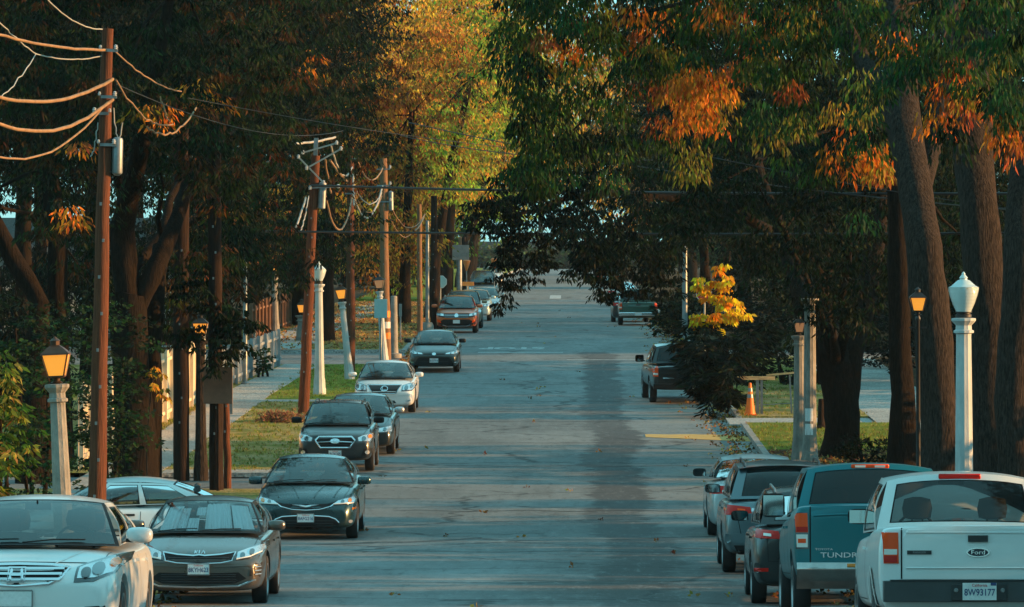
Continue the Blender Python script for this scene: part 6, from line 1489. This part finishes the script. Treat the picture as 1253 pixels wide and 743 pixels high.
shrub('shrub', 'yellow green willowy shrub at the very edge, behind the cut off sedan', [PL(2,470,26,40,82,.6), PL(10,540,34,50,82,.6), PL(-20,520,40,80,82,.8), PL(4,590,28,40,81,.6)], 'lime', 33, cr=.14, nl=24, ll=.16, lw=.16, dens=7, droop=.7, spread=1.3)
shrub('shrub', 'spiky black shrub swallowing the black pickup', [PL(885,445,44,38,154,1.0), PL(858,425,30,32,160,1), PL(893,470,20,28,152,.7), PL(872,478,26,26,152,.7), PL(927,425,24,44,162,1), PL(862,450,22,30,153,.6)], 'black', 34, cr=.20, nl=26, ll=.30, lw=.11, dens=6, droop=.5, spread=1.5)
shrub('hedge', 'dark hedge behind the barricade', [PL(950,430,45,60,168,1.4), PL(1000,420,40,70,172,1.4), PL(940,370,50,50,175,1.5), PL(1000,350,50,50,176,1.5), PL(905,370,40,40,170,1.4)], 'black', 35, cr=.3, nl=30, ll=.14, dens=2.6)
shrub('hedge', 'shaded garden hedge past the lawn path beyond the thick trunk', [PL(1075,430,30,50,185,1.5), PL(1095,400,40,60,190,1.5), PL(1140,420,50,70,180,1.5), PL(1200,430,60,80,175,1.5), PL(1250,430,60,80,170,1.5)], 'black', 36, cr=.3, nl=30, ll=.14, dens=2.4)
shrub('shrub', 'low dark bush at the foot of the thick trunked tree', [PL(1050,550,22,20,124,.4), PL(1075,552,16,14,124,.3), PL(1035,556,14,12,123.6,.3)], 'dark', 37, cr=.12, nl=18, ll=.10, lw=.22, dens=14, droop=-.3)
shrub('hedge', 'hedge beside the steel pole up the street', [PL(825,380,22,30,225,1.2), PL(812,395,14,20,224,.9), PL(850,375,30,36,228,1.3)], 'dark', 38, cr=.3, nl=26, ll=.2, dens=3)
tree('sapling', 'yellow leaved tree glowing above the spiky black shrub', (4.9,163,gl(4.9,163)), [([Vector((4.9,163,.8)), P(890,440,163), P(880,400,162), P(874,360,161)], [.10,.07,.05,.03])],
     [PL(876,358,22,24,160,.5), PL(872,388,22,18,160,.5), PL(886,338,10,20,160,.3), PL(908,382,16,8,160,.3), PL(856,350,12,14,160,.3), PL(856,398,10,14,160,.3), PL(892,372,12,16,160,.4)], 'yellow', 39, cr=.16, nl=24, ll=.18, lw=.24, dens=4.6, hot=False, limbs=5)
shrub('shrub', 'grey green bush growing through the picket fence', [PL(323,438,9,12,178,.3), PL(320,452,8,10,177,.3)], 'hedge', 40, cr=.15, nl=16, ll=.12, dens=14)
# far masses closing the gardens; added hedges that keep low sun off the street
for i, (x, y, w_, h) in enumerate(((-30,120,6,7),(-34,170,7,8),(-38,230,8,8),(16.5,128,3,6),(14.5,109,2.5,7.5),(13.5,26,6,9),(13.5,46,6,9),(13.5,61,4.5,9),(27,170,5,6),(30,180,6,7),(30,240,8,8),(-20,400,8,9),(20,400,8,9),(-24,520,10,10),(24,520,10,10),(21,206,6,6),(21,268,7,6),(21,302,7,6),(-6,768,9,2.6),(9,768,9,2.6))):
    shrub('garden_or_shade_hedge', ['overgrown boundary hedge deep in the left gardens','second boundary hedge deep in the left gardens','third boundary hedge deep in the left gardens','tall evergreen hedge beside the lawn path','unseen hedge added to shade the trunks, behind the leaning great tree','first unseen tall hedge added to shade the near cars','second unseen tall hedge added to shade the near cars','third unseen tall hedge added to shade the near cars','evergreen hedge behind the tall one','hedge mass right of the shaded bungalow','hedge mass far behind the bungalow','hazy hedge past the far junction, far side','hazy hedge past the far junction, near side','most distant hedge of the far side','most distant hedge of the near side','hedge added to block low sun by the side road on the near side','hedge added to block low sun past the side road, near side','last hedge added to block low sun before the far junction, near side','clipped hedge on the crest, left half','clipped hedge on the crest, right half'][i],
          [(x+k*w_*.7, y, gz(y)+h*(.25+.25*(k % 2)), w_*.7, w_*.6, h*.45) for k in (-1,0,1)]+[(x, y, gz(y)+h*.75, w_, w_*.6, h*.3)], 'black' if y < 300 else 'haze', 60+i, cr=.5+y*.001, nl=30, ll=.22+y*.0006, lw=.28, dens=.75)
for i, (y0, y1, lb) in enumerate(((62,84,'low hedge added to shade the road beside the near pavement, first length'),(84,104,'low hedge added to shade the road beside the near pavement, second length'),(118,135,'low hedge added to shade the road at the mulch bed'),(156,174,'low hedge added to shade the road past the barricade'),(174,194,'low hedge added to shade the road before the side road'),(207,232,'low hedge added to shade the road past the side road, first length'),(232,262,'low hedge added to shade the road past the side road, second length'),(262,296,'low hedge added to shade the road past the side road, third length'),(296,328,'low hedge added to shade the road before the far junction'))):  # low hedges added to shade the road, gap left for sun by the barricade
    n_ = int((y1-y0)/3.2); shrub('garden_or_shade_hedge', lb, [(14.2, y0+(k+.5)*(y1-y0)/n_, gz(y0+(k+.5)*(y1-y0)/n_)+1.7, 1.1, (y1-y0)/n_*.75, 1.75) for k in range(n_)], 'dark', 200+i, cr=.42, nl=34, ll=.22, lw=.3, dens=2.2)
# ---- litter and tufts
rng = np.random.default_rng(5)
def scatter(name, pts, ll, cols, seed, droop, lab=None):
    r2 = np.random.default_rng(seed); C = np.array(pts); idx = r2.integers(0, len(cols), len(C)); col = np.array(cols)[idx]
    me = leaf_mesh(name, C, np.full(len(C), .05), 6, ll, .12 if droop < 0 else .32, r2, col, droop=droop, spread=1.0, flat=.3); o = link(name, me); tag(o, kind='stuff'); return o
pts = []
for k in range(5200):
    side = rng.uniform() < .5
    y = rng.uniform(60, 330); x = (CURB_L+abs(rng.normal(0, .35))+.05) if side else (CURB_R-abs(rng.normal(0, .5))-.05)
    pts.append((x, y, gz(y)+.02))
for k in range(60): y = rng.uniform(60, 300); pts.append((rng.uniform(CURB_L, CURB_R), y, gz(y)+.02))
scatter('leaf_litter', pts, .075, [(.35,.17,.05),(.20,.10,.04),(.45,.28,.08),(.10,.06,.03)], 1, .0)
pts = []
for k in range(5000):
    z = rng.uniform()
    if z < .35: x, y = rng.uniform(SL1, VL), rng.uniform(121, 188)
    elif z < .5: x, y = rng.normal(SL0-.15, .12), rng.uniform(121, 188)
    elif z < .75: x, y = rng.uniform(VR, 8.4), rng.uniform(150.6, 196)
    elif z < .9: x, y = rng.uniform(VR, 8.8), rng.uniform(131.5, 146)
    else: x, y = rng.normal(VR+.1, .1), rng.uniform(150, 196)
    if 159.5 < y < 161.8: continue
    pts.append((x, y, gl(x, y)+.0))
scatter('grass_tufts', pts, .07, [(.13,.18,.025),(.22,.22,.05),(.30,.25,.09),(.15,.19,.03)], 2, -1.3)
pts = [(X(345,147)+rng.normal(0,.28), 147+rng.normal(0,.35), gl(-8,147)+abs(rng.normal(0,.09))) for _ in range(700)]
scatter('heap_of_dry_grass', pts, .13, [(.26,.13,.07),(.34,.19,.10),(.18,.09,.05)], 3, -.1)
pts = []
for k in range(4200): y = rng.uniform(203, 330); pts.append((rng.uniform(-14, VL), y, gz(y)+KERB+.01))
for k in range(1500): y = rng.uniform(112, 131); pts.append((rng.uniform(VR, 12), y, gz(y)+KERB+.01))
scatter('fallen_leaves', pts, .09, [(.42,.26,.09),(.32,.16,.05),(.5,.33,.12),(.2,.10,.04)], 4, .1)
# ---- haze
hz = MB(); hz.add([(x, y, z) for x in (-1600, 1600) for y in (-120, 3150) for z in (-1.5, 52)], [(0,1,3,2),(4,6,7,5),(0,4,5,1),(2,3,7,6),(0,2,6,4),(1,5,7,3)])
hm = bpy.data.materials.new('thin evening haze'); hm.use_nodes = True; n_ = hm.node_tree; n_.nodes.remove(n_.nodes['Principled BSDF'])
pv = n_.nodes.new('ShaderNodeVolumePrincipled'); pv.inputs['Color'].default_value = (.70,.92,1,1); pv.inputs['Density'].default_value = .00006; pv.inputs['Anisotropy'].default_value = .2
n_.links.new(pv.outputs[0], n_.nodes['Material Output'].inputs['Volume'])
HAZE = True
if HAZE: o = hz.build('haze', hm); tag(o, kind='stuff')
